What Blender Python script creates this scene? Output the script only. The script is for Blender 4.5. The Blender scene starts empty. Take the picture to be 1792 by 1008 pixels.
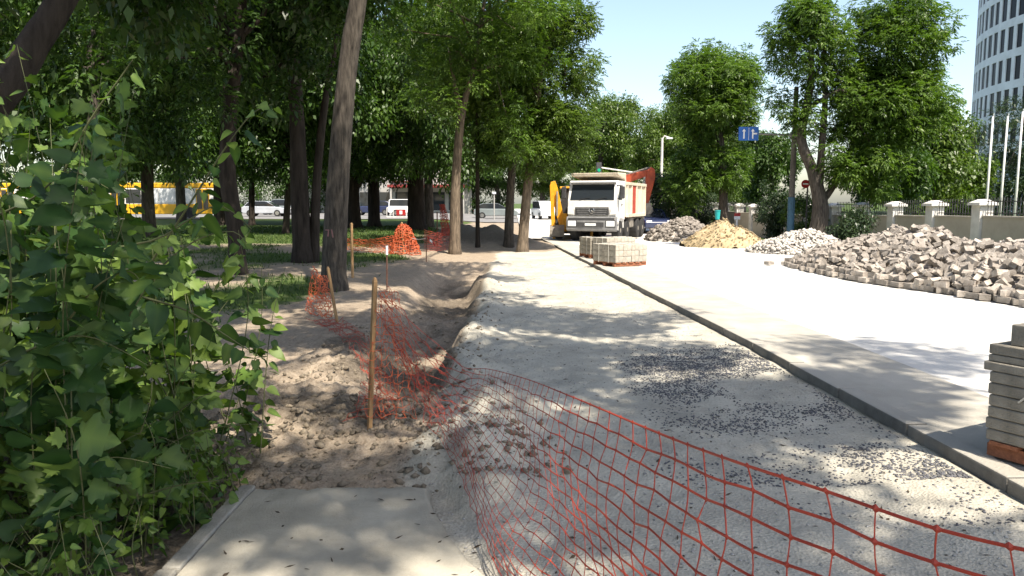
import bpy, math, random
import numpy as np
from mathutils import Vector, Matrix

# ------------------------------------------------------------------ camera, sky, sun, exposure
SC = bpy.context.scene
COL = SC.collection
F, CAMH = 1344.0, 1.6
PITCH = math.atan(150 / F)
cam_d = bpy.data.cameras.new('camera'); cam = bpy.data.objects.new('camera', cam_d); COL.objects.link(cam)
cam_d.sensor_width = 36; cam_d.lens = 27; cam_d.clip_start = 0.05; cam_d.clip_end = 3000
cam.location = (0, 0, CAMH); cam.rotation_euler = (math.pi / 2 - PITCH, 0, 0)
SC.camera = cam

SUN_EL, SUN_H = math.radians(58), (0.52, -0.854)
world = bpy.data.worlds.new('World'); SC.world = world; world.use_nodes = True
wn = world.node_tree.nodes; wn.clear()
sky = wn.new('ShaderNodeTexSky'); sky.sky_type = 'NISHITA'; sky.sun_disc = False
sky.sun_elevation = SUN_EL; sky.sun_rotation = math.atan2(SUN_H[0], SUN_H[1])
sky.air_density = 1.0; sky.dust_density = 1.7; sky.ozone_density = 1.0
bg = wn.new('ShaderNodeBackground'); bg.inputs['Strength'].default_value = 0.148
wo = wn.new('ShaderNodeOutputWorld')
world.node_tree.links.new(sky.outputs[0], bg.inputs[0]); world.node_tree.links.new(bg.outputs[0], wo.inputs[0])
sun_d = bpy.data.lights.new('sun', 'SUN'); sun = bpy.data.objects.new('sun', sun_d); COL.objects.link(sun)
sun_d.energy = 5.0; sun_d.angle = math.radians(0.7); sun_d.color = (1.0, 0.95, 0.87)
S = Vector((SUN_H[0] * math.cos(SUN_EL), SUN_H[1] * math.cos(SUN_EL), math.sin(SUN_EL)))
sun.rotation_euler = S.to_track_quat('Z', 'Y').to_euler(); sun.location = S * 60
SC.view_settings.view_transform = 'Standard'; SC.view_settings.look = 'None'
SC.view_settings.gamma = 1; SC.view_settings.use_curve_mapping = False
SC.view_settings.exposure = 1.0
SC.view_settings.use_white_balance = True; SC.view_settings.white_balance_temperature = 6950
SC.render.engine = 'CYCLES'
SC.cycles.max_bounces = 6; SC.cycles.diffuse_bounces = 3; SC.cycles.transmission_bounces = 4; SC.cycles.glossy_bounces = 2
SC.cycles.use_denoising = True

RNG = np.random.default_rng(7)
random.seed(7)

# ------------------------------------------------------------------ helpers
cP, sP = math.cos(PITCH), math.sin(PITCH)
def at(px, py, Y):
    a, b = (px - 896) / F, (504 - py) / F
    t = Y / (cP + b * sP)
    return Vector((a * t, Y, CAMH + t * (b * cP - sP)))
def on(px, py, z=0.0):
    a, b = (px - 896) / F, (504 - py) / F
    t = (z - CAMH) / (b * cP - sP)
    return Vector((a * t, t * (cP + b * sP), z))
def project(p):
    p = np.atleast_2d(p); q = p - np.array([0, 0, CAMH])
    fw = q[:, 1] * cP - q[:, 2] * sP; up = q[:, 1] * sP + q[:, 2] * cP
    fw = np.where(np.abs(fw) < 1e-3, 1e-3, fw)
    return 896 + F * q[:, 0] / fw, 504 - F * up / fw, fw
def sstep(a, b, x):
    t = np.clip((x - a) / (b - a), 0, 1); return t * t * (3 - 2 * t)
def vnoise(x, y, seed=0):
    xi, yi = np.floor(x).astype(np.int64), np.floor(y).astype(np.int64)
    fx, fy = x - xi, y - yi; fx = fx * fx * (3 - 2 * fx); fy = fy * fy * (3 - 2 * fy)
    def h(i, j):
        n = (i * 374761393 + j * 668265263 + seed * 974634777) & 0x7fffffff
        n = ((n ^ (n >> 13)) * 1274126177) & 0x7fffffff
        return ((n ^ (n >> 16)) & 0xffff) / 32767.5 - 1
    return (h(xi, yi) * (1 - fx) + h(xi + 1, yi) * fx) * (1 - fy) + (h(xi, yi + 1) * (1 - fx) + h(xi + 1, yi + 1) * fx) * fy
def fbm(x, y, oct=4, seed=0):
    s, a = 0, 1
    for k in range(oct):
        s = s + a * vnoise(x * 2 ** k, y * 2 ** k, seed + k); a *= 0.5
    return s

def np_mesh(name, verts, faces, attr=None, cattr=None, smooth=False):
    verts = np.asarray(verts, np.float32); faces = np.asarray(faces, np.int32)
    k = faces.shape[1]; me = bpy.data.meshes.new(name)
    me.vertices.add(len(verts)); me.vertices.foreach_set('co', verts.ravel())
    me.loops.add(faces.size); me.loops.foreach_set('vertex_index', faces.ravel())
    me.polygons.add(len(faces))
    me.polygons.foreach_set('loop_start', np.arange(0, faces.size, k, dtype=np.int32))
    try: me.polygons.foreach_set('loop_total', np.full(len(faces), k, np.int32))
    except Exception: pass
    if smooth: me.polygons.foreach_set('use_smooth', np.ones(len(faces), bool))
    me.update(calc_edges=True)
    if attr is not None:
        a = me.attributes.new('v', 'FLOAT', 'POINT'); a.data.foreach_set('value', np.asarray(attr, np.float32))
    if cattr is not None:
        a = me.attributes.new('m', 'FLOAT_VECTOR', 'POINT'); a.data.foreach_set('vector', np.asarray(cattr, np.float32).ravel())
    return me

def link(name, data, mat=None, parent=None, loc=None, rotz=None):
    o = bpy.data.objects.new(name, data); COL.objects.link(o)
    if mat is not None and data is not None and hasattr(data, 'materials') and len(data.materials) == 0: data.materials.append(mat)
    if parent is not None: o.parent = parent
    if loc is not None: o.location = loc
    if rotz is not None: o.rotation_euler = (0, 0, rotz)
    return o
def tag(o, label=None, cat=None, group=None, kind=None):
    if label: o['label'] = label
    if cat: o['category'] = cat
    if group: o['group'] = group
    if kind: o['kind'] = kind
    return o
def thing(name, label, cat, loc=(0, 0, 0), rotz=0, group=None):
    return tag(link(name, None, None, None, loc, rotz), label, cat, group)
def copy_tree(o, parent=None):
    c = o.copy(); COL.objects.link(c); c.parent = parent
    for ch in list(o.children): copy_tree(ch, c)
    return c

class MB:
    def __init__(s): s.v = []; s.f = []
    def add(s, vs, fs):
        n = len(s.v); s.v += [tuple(p) for p in vs]; s.f += [tuple(i + n for i in f) for f in fs]; return s
    def box(s, c, size, rot=None, taper=1.0, tx=None):
        tx = taper if tx is None else tx
        x, y, z = [k / 2 for k in size]
        vs = [Vector(p) for p in ((-x, -y, -z), (x, -y, -z), (x, y, -z), (-x, y, -z), (-x * tx, -y * taper, z), (x * tx, -y * taper, z), (x * tx, y * taper, z), (-x * tx, y * taper, z))]
        if rot is not None:
            R = rot if isinstance(rot, Matrix) else Matrix.Rotation(rot, 3, 'Z'); vs = [R @ v for v in vs]
        return s.add([v + Vector(c) for v in vs], [(3, 2, 1, 0), (4, 5, 6, 7), (0, 1, 5, 4), (1, 2, 6, 5), (2, 3, 7, 6), (3, 0, 4, 7)])
    def tube(s, pts, rad, n=8, cap=True):
        pts = [Vector(p) for p in pts]; m = len(pts)
        if not hasattr(rad, '__len__'): rad = [rad] * m
        vs, fs = [], []; up = Vector((0.13, 0.31, 0.94))
        for i, p in enumerate(pts):
            d = (pts[min(i + 1, m - 1)] - pts[max(i - 1, 0)]).normalized()
            a = d.cross(up)
            if a.length < 0.05: a = d.cross(Vector((1, 0, 0)))
            a.normalize(); b = d.cross(a)
            for k in range(n):
                t = 2 * math.pi * k / n; vs.append(p + (a * math.cos(t) + b * math.sin(t)) * rad[i])
        for i in range(m - 1):
            for k in range(n):
                fs.append((i * n + k, i * n + (k + 1) % n, (i + 1) * n + (k + 1) % n, (i + 1) * n + k))
        if cap: fs += [tuple(range(n))[::-1], tuple((m - 1) * n + k for k in range(n))]
        return s.add(vs, fs)
    def lathe_x(s, c, prof, n=20):      # profile of (x, r) turned about the x axis
        vs, fs = [], []; m = len(prof)
        for x, r in prof:
            for k in range(n):
                t = 2 * math.pi * k / n; vs.append((c[0] + x, c[1] + r * math.cos(t), c[2] + r * math.sin(t)))
        for i in range(m - 1):
            for k in range(n): fs.append((i * n + k, i * n + (k + 1) % n, (i + 1) * n + (k + 1) % n, (i + 1) * n + k))
        fs += [tuple(range(n)), tuple((m - 1) * n + k for k in range(n))[::-1]]
        return s.add(vs, fs)
    def prism(s, outline, axis, lo, hi):   # outline of 2D points pushed along an axis
        n = len(outline); vs = []
        for h in (lo, hi):
            for a, b in outline: vs.append({'x': (h, a, b), 'y': (a, h, b), 'z': (a, b, h)}[axis])
        fs = [tuple(range(n)), tuple(range(2 * n - 1, n - 1, -1))] + [(i + n, (i + 1) % n + n, (i + 1) % n, i) for i in range(n)]
        return s.add(vs, fs)
    def mesh(s, name, smooth=False):
        me = bpy.data.meshes.new(name); me.from_pydata(s.v, [], s.f); me.update()
        import bmesh
        bm = bmesh.new(); bm.from_mesh(me); bmesh.ops.recalc_face_normals(bm, faces=bm.faces); bm.to_mesh(me); bm.free()
        if smooth: me.polygons.foreach_set('use_smooth', np.ones(len(me.polygons), bool))
        return me
    def build(s, name, mat, parent=None, bevel=0, smooth=False, loc=None, rotz=None):
        o = link(name, s.mesh(name, smooth), mat, parent, loc, rotz)
        if bevel:
            b = o.modifiers.new('bevel', 'BEVEL'); b.width = bevel; b.segments = 2; b.limit_method = 'ANGLE'; b.angle_limit = 0.6
        return o

# ------------------------------------------------------------------ materials
def nt(name):
    m = bpy.data.materials.new(name); m.use_nodes = True; t = m.node_tree
    return m, t, t.nodes, t.links, t.nodes['Principled BSDF']
def noise_node(n, l, vec, scale, detail=4, rough=0.6):
    x = n.new('ShaderNodeTexNoise'); x.inputs['Scale'].default_value = scale; x.inputs['Detail'].default_value = detail; x.inputs['Roughness'].default_value = rough
    l.new(vec, x.inputs['Vector']); return x
def ramp(n, l, fac, stops):
    r = n.new('ShaderNodeValToRGB'); e = r.color_ramp.elements
    while len(e) < len(stops): e.new(0.5)
    for k, (p, c) in enumerate(stops): e[k].position = p; e[k].color = (*c, 1)
    l.new(fac, r.inputs[0]); return r
def mixc(n, l, fac, a, b, mode='MIX'):
    x = n.new('ShaderNodeMix'); x.data_type = 'RGBA'; x.blend_type = mode
    for s, v in ((0, fac), (6, a), (7, b)):
        if hasattr(v, 'is_output'): l.new(v, x.inputs[s])
        else: x.inputs[s].default_value = v if s == 0 else (*v, 1)
    return x.outputs[2]
def mapped(n, l, out, scale):
    mp = n.new('ShaderNodeMapping'); mp.inputs['Scale'].default_value = scale; l.new(out, mp.inputs[0]); return mp.outputs[0]
def mat(name, c, rough=0.7, var=0.25, scale=6.0, bump=0.0, bscale=60.0, metal=0.0, c2=None, obj_random=0.0, stretch=None, spec=0.4, coat=0.0):
    m, t, n, l, p = nt(name)
    co = n.new('ShaderNodeTexCoord').outputs['Object']
    if stretch: co = mapped(n, l, co, stretch)
    nz = noise_node(n, l, co, scale, 6, 0.65)
    d = c2 or tuple(k * (1 - var) * 0.8 for k in c); b = tuple(min(1, k * (1 + var * 0.5)) for k in c)
    r = ramp(n, l, nz.outputs['Fac'], [(0.3, d), (0.68, b)])
    col = r.outputs[0]
    if obj_random:
        oi = n.new('ShaderNodeObjectInfo'); mr = n.new('ShaderNodeMapRange'); l.new(oi.outputs['Random'], mr.inputs[0])
        mr.inputs[3].default_value = 1 - obj_random; mr.inputs[4].default_value = 1 + obj_random * 0.5
        hs = n.new('ShaderNodeHueSaturation'); l.new(mr.outputs[0], hs.inputs['Value']); l.new(col, hs.inputs['Color']); col = hs.outputs[0]
    l.new(col, p.inputs['Base Color'])
    p.inputs['Roughness'].default_value = rough; p.inputs['Metallic'].default_value = metal
    p.inputs['Specular IOR Level'].default_value = spec
    if coat: p.inputs['Coat Weight'].default_value = coat
    if bump:
        n2 = noise_node(n, l, co, bscale, 5, 0.7); bp = n.new('ShaderNodeBump'); bp.inputs['Strength'].default_value = min(1, bump); bp.inputs['Distance'].default_value = 0.02
        l.new(n2.outputs['Fac'], bp.inputs['Height']); l.new(bp.outputs[0], p.inputs['Normal'])
    return m
def glass(name, c=(0.02, 0.025, 0.03), rough=0.06):
    m, t, n, l, p = nt(name); p.inputs['Base Color'].default_value = (*c, 1); p.inputs['Roughness'].default_value = rough; p.inputs['Specular IOR Level'].default_value = 0.8
    return m
def leaf_mat(name, dark, mid, light, trans=0.35, rough=0.42, objr=0.0):
    m, t, n, l, p = nt(name)
    at_ = n.new('ShaderNodeAttribute'); at_.attribute_name = 'v'; f = at_.outputs['Fac']
    if objr:
        oi = n.new('ShaderNodeObjectInfo'); ma = n.new('ShaderNodeMath'); ma.operation = 'MULTIPLY_ADD'; ma.inputs[1].default_value = objr
        l.new(oi.outputs['Random'], ma.inputs[0]); l.new(f, ma.inputs[2]); f = ma.outputs[0]
    r = ramp(n, l, f, [(0.0, dark), (0.5, mid), (1.0, light)])
    geo = n.new('ShaderNodeNewGeometry')
    back = mixc(n, l, 1.0, r.outputs[0], (0.85, 1.0, 0.9), 'MULTIPLY')
    col = mixc(n, l, geo.outputs['Backfacing'], r.outputs[0], back)
    l.new(col, p.inputs['Base Color']); p.inputs['Roughness'].default_value = rough; p.inputs['Specular IOR Level'].default_value = 0.35
    tr = n.new('ShaderNodeBsdfTranslucent'); tc = mixc(n, l, 1.0, r.outputs[0], (1.3, 1.5, 0.5), 'MULTIPLY'); l.new(tc, tr.inputs[0])
    mx = n.new('ShaderNodeMixShader'); mx.inputs[0].default_value = trans
    l.new(p.outputs[0], mx.inputs[1]); l.new(tr.outputs[0], mx.inputs[2])
    l.new(mx.outputs[0], n['Material Output'].inputs[0])
    return m

def ground_mat():
    m, t, n, l, p = nt('site_ground')
    co = n.new('ShaderNodeTexCoord').outputs['Object']
    a = n.new('ShaderNodeAttribute'); a.attribute_name = 'm'
    sep = n.new('ShaderNodeSeparateXYZ'); l.new(a.outputs['Vector'], sep.inputs[0])
    n1 = noise_node(n, l, co, 1.3, 6, 0.65); n2 = noise_node(n, l, co, 28, 5, 0.7); n3 = noise_node(n, l, co, 5, 5, 0.6)
    vo = n.new('ShaderNodeTexVoronoi'); vo.inputs['Scale'].default_value = 60; l.new(co, vo.inputs['Vector'])
    dirt = ramp(n, l, n3.outputs['Fac'], [(0.25, (0.14, 0.10, 0.067)), (0.5, (0.25, 0.192, 0.132)), (0.75, (0.38, 0.305, 0.218))])
    dirt2 = mixc(n, l, 0.45, dirt.outputs[0], ramp(n, l, n2.outputs['Fac'], [(0.3, (0.17, 0.13, 0.095)), (0.65, (0.48, 0.41, 0.33))]).outputs[0])
    grav = ramp(n, l, n1.outputs['Fac'], [(0.28, (0.27, 0.252, 0.21)), (0.5, (0.42, 0.392, 0.325)), (0.72, (0.54, 0.505, 0.42))])
    gst = ramp(n, l, vo.outputs['Color'], [(0.1, (0.24, 0.23, 0.20)), (0.5, (0.42, 0.39, 0.33)), (0.9, (0.54, 0.50, 0.42))])
    g2 = mixc(n, l, 0.2, grav.outputs[0], gst.outputs[0])
    soil = ramp(n, l, n2.outputs['Fac'], [(0.3, (0.075, 0.058, 0.042)), (0.7, (0.20, 0.165, 0.125))])
    grass = ramp(n, l, n2.outputs['Fac'], [(0.3, (0.035, 0.055, 0.014)), (0.7, (0.085, 0.13, 0.03))])
    def edge(o, k=0.9):
        ad = n.new('ShaderNodeMath'); ad.operation = 'MULTIPLY_ADD'; l.new(n3.outputs['Fac'], ad.inputs[0]); ad.inputs[1].default_value = k; l.new(o, ad.inputs[2])
        mr = n.new('ShaderNodeMapRange'); mr.interpolation_type = 'SMOOTHSTEP'; l.new(ad.outputs[0], mr.inputs[0]); mr.inputs[1].default_value = 0.5 + k * 0.5 - 0.28; mr.inputs[2].default_value = 0.5 + k * 0.5 + 0.28
        return mr.outputs[0]
    c = mixc(n, l, edge(sep.outputs['X']), dirt2, g2)
    c = mixc(n, l, edge(sep.outputs['Z']), c, soil.outputs[0])
    c = mixc(n, l, edge(sep.outputs['Y']), c, grass.outputs[0])
    l.new(c, p.inputs['Base Color']); p.inputs['Roughness'].default_value = 0.92; p.inputs['Specular IOR Level'].default_value = 0.2
    bp = n.new('ShaderNodeBump'); bp.inputs['Strength'].default_value = 0.55; bp.inputs['Distance'].default_value = 0.014
    ad = n.new('ShaderNodeMath'); l.new(n2.outputs['Fac'], ad.inputs[0]); l.new(vo.outputs['Distance'], ad.inputs[1]); l.new(ad.outputs[0], bp.inputs['Height'])
    l.new(bp.outputs[0], p.inputs['Normal'])
    return m

M = {}
M['ground'] = ground_mat()
M['road'] = mat('dusty_concrete_road', (0.60, 0.585, 0.55), 0.9, 0.10, 1.2, 0.5, 70, c2=(0.50, 0.485, 0.45), spec=0.2)
M['apron'] = mat('grey_concrete_strip', (0.42, 0.395, 0.345), 0.9, 0.12, 2.0, 0.5, 80, c2=(0.33, 0.31, 0.265), spec=0.2)
M['asphalt'] = mat('far_asphalt', (0.20, 0.195, 0.19), 0.9, 0.2, 1.0)
M['slab'] = mat('walkway_concrete', (0.45, 0.415, 0.34), 0.88, 0.2, 2.2, 0.6, 90, c2=(0.31, 0.285, 0.23), spec=0.25)
M['kerb'] = mat('kerb_concrete', (0.30, 0.285, 0.26), 0.9, 0.2, 5, 0.6, 70, c2=(0.19, 0.18, 0.16), obj_random=0.12)
def kerb_mat():  # dusty tops pale, sides darkened: the face's shade put into the colour
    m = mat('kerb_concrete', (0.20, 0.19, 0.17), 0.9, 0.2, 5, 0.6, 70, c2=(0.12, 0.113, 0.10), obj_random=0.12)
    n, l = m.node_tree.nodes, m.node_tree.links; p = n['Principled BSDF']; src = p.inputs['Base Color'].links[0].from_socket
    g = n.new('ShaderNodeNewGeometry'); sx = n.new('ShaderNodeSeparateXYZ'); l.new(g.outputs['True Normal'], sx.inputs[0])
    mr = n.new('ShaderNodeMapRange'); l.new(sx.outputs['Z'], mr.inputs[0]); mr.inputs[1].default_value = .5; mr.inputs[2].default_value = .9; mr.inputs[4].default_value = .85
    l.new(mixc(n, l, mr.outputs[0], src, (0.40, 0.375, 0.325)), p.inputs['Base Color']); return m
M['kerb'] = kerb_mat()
M['edging'] = mat('edging_concrete', (0.38, 0.355, 0.30), 0.9, 0.2, 6, 0.6, 70)
M['block'] = mat('grey_concrete_block', (0.32, 0.29, 0.24), 0.92, 0.25, 6, 0.8, 60, c2=(0.19, 0.17, 0.135), obj_random=0.14)
M['block2'] = mat('pale_concrete_block', (0.42, 0.38, 0.315), 0.92, 0.25, 9, 0.6, 60, obj_random=0.14)
M['paver'] = mat('old_pinkish_paver', (0.43, 0.385, 0.335), 0.93, 0.35, 9, 0.9, 50, c2=(0.24, 0.205, 0.172), obj_random=0.4)
M['rubble'] = mat('pale_rubble_stone', (0.50, 0.47, 0.42), 0.93, 0.3, 4, 0.6, 40, c2=(0.30, 0.27, 0.24))
M['sand'] = mat('yellow_sand', (0.42, 0.335, 0.21), 0.95, 0.2, 5, 0.9, 40, c2=(0.32, 0.245, 0.145), spec=0.1)
M['stone_dark'] = mat('dark_crushed_stone', (0.125, 0.125, 0.135), 0.8, 0.4, 30)
M['stone_pale'] = mat('pale_crushed_stone', (0.40, 0.385, 0.355), 0.9, 0.35, 25)
M['clod'] = mat('soil_clod', (0.25, 0.205, 0.15), 0.95, 0.4, 15, 0.8, 60)
M['bark'] = mat('grey_brown_bark', (0.09, 0.077, 0.064), 0.95, 0.5, 11, 1.0, 22, c2=(0.022, 0.019, 0.016), stretch=(1.6, 1.6, 0.28), spec=0.2)
M['bark3'] = mat('blackish_bark', (0.042, 0.034, 0.028), 0.97, 0.5, 5, 1.0, 18, c2=(0.016, 0.013, 0.011), stretch=(1.6, 1.6, 0.28), spec=0.15)
M['bark2'] = mat('warm_brown_bark', (0.17, 0.132, 0.095), 0.95, 0.4, 11, 1.0, 22, c2=(0.045, 0.035, 0.026), stretch=(1.6, 1.6, 0.28), spec=0.2)
M['leaf_a'] = leaf_mat('maple_leaf', (0.014, 0.034, 0.008), (0.034, 0.072, 0.013), (0.085, 0.14, 0.025), 0.28)
M['leaf_b'] = leaf_mat('ash_leaf', (0.022, 0.05, 0.012), (0.048, 0.095, 0.018), (0.10, 0.165, 0.03), 0.3)
M['leaf_c'] = leaf_mat('light_leaf', (0.035, 0.065, 0.012), (0.075, 0.125, 0.02), (0.15, 0.20, 0.035), 0.3)
M['leaf_e'] = leaf_mat('bright_ash_leaf', (0.035, 0.07, 0.014), (0.08, 0.14, 0.024), (0.16, 0.23, 0.04), 0.38)
M['leaf_d'] = leaf_mat('conifer_leaf', (0.018, 0.034, 0.015), (0.035, 0.06, 0.024), (0.06, 0.09, 0.03), 0.15)
M['leaf_s'] = leaf_mat('shrub_leaf', (0.011, 0.031, 0.009), (0.032, 0.076, 0.018), (0.14, 0.21, 0.04), 0.30, 0.5, 0.5)
M['stem'] = mat('green_brown_twig', (0.10, 0.11, 0.045), 0.7, 0.3, 8)
M['grass'] = leaf_mat('grass_blade', (0.02, 0.038, 0.009), (0.042, 0.078, 0.016), (0.10, 0.14, 0.03), 0.3, 0.6)
M['net'] = mat('orange_red_plastic_net', (0.39, 0.052, 0.025), 0.55, 0.3, 6, c2=(0.24, 0.026, 0.015))
M['net_o'] = mat('orange_plastic_net', (0.56, 0.125, 0.045), 0.55, 0.2, 4, c2=(0.40, 0.075, 0.028))
M['wood'] = mat('weathered_pine_stake', (0.40, 0.25, 0.12), 0.8, 0.4, 6, 0.5, 30, c2=(0.20, 0.105, 0.045), stretch=(8, 8, 0.8))
M['wood_red'] = mat('reddish_pallet_wood', (0.34, 0.13, 0.065), 0.85, 0.35, 7, 0.5, 40, stretch=(1, 6, 6))
M['steel'] = mat('dull_steel', (0.30, 0.30, 0.29), 0.5, 0.2, 8, metal=0.6)
M['rust'] = mat('rusty_steel_rod', (0.12, 0.055, 0.035), 0.8, 0.4, 20)
M['white'] = mat('white_paint', (0.72, 0.71, 0.68), 0.45, 0.15, 2.5, c2=(0.58, 0.56, 0.52), coat=0.1)
M['cream'] = mat('cream_tipper_paint', (0.66, 0.585, 0.47), 0.5, 0.15, 3, c2=(0.55, 0.46, 0.34))
M['shoptrim'] = mat('dull_red_trim', (0.22, 0.03, 0.025), 0.6, 0.2, 3)
M['redpaint'] = mat('faded_red_paint', (0.48, 0.075, 0.05), 0.5, 0.2, 3)
M['orangered'] = mat('red_machine_paint', (0.42, 0.075, 0.03), 0.45, 0.25, 2)
M['yellow'] = mat('yellow_machine_paint', (0.72, 0.36, 0.02), 0.45, 0.15, 3, c2=(0.52, 0.23, 0.015))
M['busyellow'] = mat('yellow_bus_paint', (0.78, 0.42, 0.015), 0.4, 0.06, 2, coat=0.2)
M['black'] = mat('black_rubber', (0.022, 0.022, 0.022), 0.8, 0.3, 10)
M['dark'] = mat('dark_plastic', (0.05, 0.05, 0.052), 0.6, 0.2, 6)
M['grey'] = mat('grey_plastic', (0.20, 0.20, 0.20), 0.6, 0.2, 6)
M['dusty'] = mat('dusty_grey_metal', (0.25, 0.225, 0.19), 0.8, 0.3, 4)
M['chrome'] = mat('bright_metal', (0.6, 0.6, 0.6), 0.25, 0.05, 4, metal=1.0)
M['glass'] = glass('dark_window_glass')
M['tower_glass'] = glass('office_window_glass', (0.012, 0.014, 0.02), 0.3); M['tower_glass'].node_tree.nodes['Principled BSDF'].inputs['Specular IOR Level'].default_value = .12
M['lamp'] = glass('pale_lamp_and_glare_glass', (0.62, 0.64, 0.65), 0.1)  # also used for bus panes, with their reflected brightness painted in
M['wallp'] = mat('shaded_beige_plaster', (0.44, 0.40, 0.335), 0.93, 0.12, 1.5, 0.3, 60, c2=(0.37, 0.33, 0.27))  # wall's shaded side put into its colour, darker than the sunlit pillars
M['pillar'] = mat('white_plaster', (0.66, 0.64, 0.60), 0.9, 0.12, 2, 0.2, 60)
M['facade'] = mat('white_facade_panel', (0.72, 0.75, 0.80), 0.6, 0.05, 0.5)
M['facade2'] = mat('grey_wall_panel', (0.40, 0.385, 0.36), 0.8, 0.1, 0.6)
M['signblue'] = mat('blue_sign_face', (0.012, 0.11, 0.42), 0.4, 0.05, 3)
M['signwhite'] = mat('white_sign_face', (0.8, 0.8, 0.8), 0.4, 0.03, 3)
M['signred'] = mat('red_sign_face', (0.36, 0.022, 0.022), 0.4, 0.05, 3)
M['teal'] = mat('teal_plastic', (0.02, 0.42, 0.42), 0.5, 0.1, 3)
M['bluepaint'] = mat('blue_post_paint', (0.035, 0.10, 0.16), 0.6, 0.25, 5)
M['concpole'] = mat('grey_concrete_pole', (0.115, 0.105, 0.09), 0.9, 0.25, 4)
M['carwhite'] = mat('white_car_paint', (0.76, 0.77, 0.78), 0.25, 0.03, 1, coat=0.6)
M['carsilver'] = mat('silver_car_paint', (0.45, 0.48, 0.52), 0.25, 0.03, 1, coat=0.6)
M['carblue'] = mat('dark_blue_car_paint', (0.025, 0.035, 0.085), 0.25, 0.03, 1, coat=0.6)
M['cargrey'] = mat('grey_green_car_paint', (0.20, 0.23, 0.23), 0.25, 0.03, 1, coat=0.6)
M['strap'] = mat('pale_strap', (0.55, 0.53, 0.47), 0.5, 0.1, 5)
M['green_glow'] = mat('green_signal_lens', (0.0, 0.35, 0.18), 0.3, 0.05, 3)
M['paintmark'] = mat('pink_white_paint', (0.26, 0.13, 0.125), 0.7, 0.1, 9)
M['litter'] = mat('dry_leaf_litter', (0.07, 0.05, 0.032), 0.9, 0.5, 40)

# ------------------------------------------------------------------ the setting: terrain, road, kerb
def kerb_x(y): return 2.80 - 0.0314 * y
def base(y):
    y = np.asarray(y, float)
    a = -0.0125 * np.clip(y - 8, 0, 32)
    return a + 0.0125 * np.clip(y - 40, 0, 32)
def relief(x, y):
    x = np.asarray(x, float); y = np.asarray(y, float)
    b = base(y); lf = 0.004 * np.clip(y - 20, 0, 60)
    w = sstep(-1.5, -7, x)
    return b * (1 - w) + lf * w
def ground_z(x, y):
    x = np.asarray(x, float); y = np.asarray(y, float)
    z = relief(x, y)
    kx = 2.80 - 0.0314 * y
    near = sstep(46, 36, y)
    z = z + 0.018 * fbm(x * 1.1, y * 1.1, 4, 3) * sstep(kx + 0.05, kx - 0.5, x)
    z = z + 0.012 * fbm(x * 6, y * 6, 3, 11) * sstep(30, 12, y) * sstep(kx + 0.05, kx - 0.3, x)
    # trench with stepped, lumpy floor
    wig = 0.16 * vnoise(y * 0.75, y * 0 + 3.3, 5) + 0.09 * vnoise(y * 2.3, y * 0, 6) + 0.03 * vnoise(y * 7, x * 3, 8)
    xr = -0.50 + wig - 0.012 * (y - 8); xl = -1.45 + 0.22 * vnoise(y * 0.6, y * 0 + 9, 7) - 0.05 * (y - 8)
    prof = sstep(xr + 0.06, xr - 0.24, x) * sstep(xl - 0.45, xl + 0.15, x)
    along = sstep(5.4, 8.2, y) * sstep(22, 18.5, y)
    steps = 0.75 + 0.28 * vnoise(x * 0.5, y * 0.55, 21) + 0.12 * fbm(x * 1.4, y * 1.9, 3, 22)
    z = z - 0.38 * prof * along * steps + 0.05 * prof * along * fbm(x * 4, y * 4, 3, 31)
    lip = np.exp(-((x - xr - 0.13) / 0.16) ** 2) * along
    z = z + lip * (0.09 + 0.08 * vnoise(x * 2, y * 1.7, 33))
    # spoil banks beside the slab, loose soil, far dark mound
    def hump(cx, cy, sx, sy, a, s, q=5):
        return a * np.exp(-((x - cx) / sx) ** 2 - ((y - cy) / sy) ** 2) * (1 + (0.5 if q > 2 else 0.3) * fbm(x * q, y * q, 3 if q > 2 else 2, s))
    z = z + hump(-0.22, 4.75, 0.34, 0.36, 0.20, 41) + hump(-0.12, 5.75, 0.40, 0.5, 0.16, 42) + hump(-0.05, 4.1, 0.25, 0.22, 0.07, 43)
    z = z + hump(-1.75, 5.55, 0.30, 0.22, 0.05, 44)
    loose = sstep(-2.7, -2.0, x) * sstep(-0.6, -1.1, x) * sstep(4.6, 5.2, y) * sstep(10.5, 8, y)
    z = z + loose * 0.05 * np.abs(fbm(x * 4.5, y * 4.5, 4, 46))
    z = z + hump(-1.6, 34, 2.0, 2.0, 0.95, 47, 1.3) + hump(0.2, 33, 1.2, 1.2, 0.25, 48, .6) + hump(-3.6, 30.5, 1.2, 1.6, 0.12, 49, .6)
    z = z + hump(-1.1, 21.2, 2.2, 0.7, 0.12, 50)
    z = z + 0.045 * sstep(kx - 0.75, kx - 0.08, x) * (1 + 0.15 * fbm(x * 2.2, y * 2.2, 3, 54)) * sstep(44, 40, y)
    zone = sstep(-3.2, -2.2, x) * sstep(0.35, -0.3, x) * sstep(4.25, 5.0, y) * sstep(24, 19, y)
    z = z + zone * (0.028 * fbm(x * 1.9, y * 1.9, 4, 52) + 0.045 * np.abs(fbm(x * 9, y * 9, 3, 53)) * sstep(14, 7, y))
    # under the road and slab
    under = (x > kx + 0.02)
    verge = sstep(10.6, 11.0, x)
    z = np.where(under, relief(x, y) - 0.10 + 0.235 * verge, z)
    slab = sstep(-1.62, -1.50, x) * sstep(0.0, -0.12, x + 0.30 - 0.34 * (4.2 - y)) * sstep(4.35, 4.2, y)
    z = z * (1 - slab) + (-0.045) * slab
    leftbed = sstep(-1.50, -1.62, x) * sstep(4.8, 4.2, y) * sstep(-6, -4, x)
    return z - 0.05 * leftbed
def gz(x, y): return float(ground_z(np.array([x]), np.array([y]))[0])
def road_z(y): return float(base(y)) + 0.12

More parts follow.
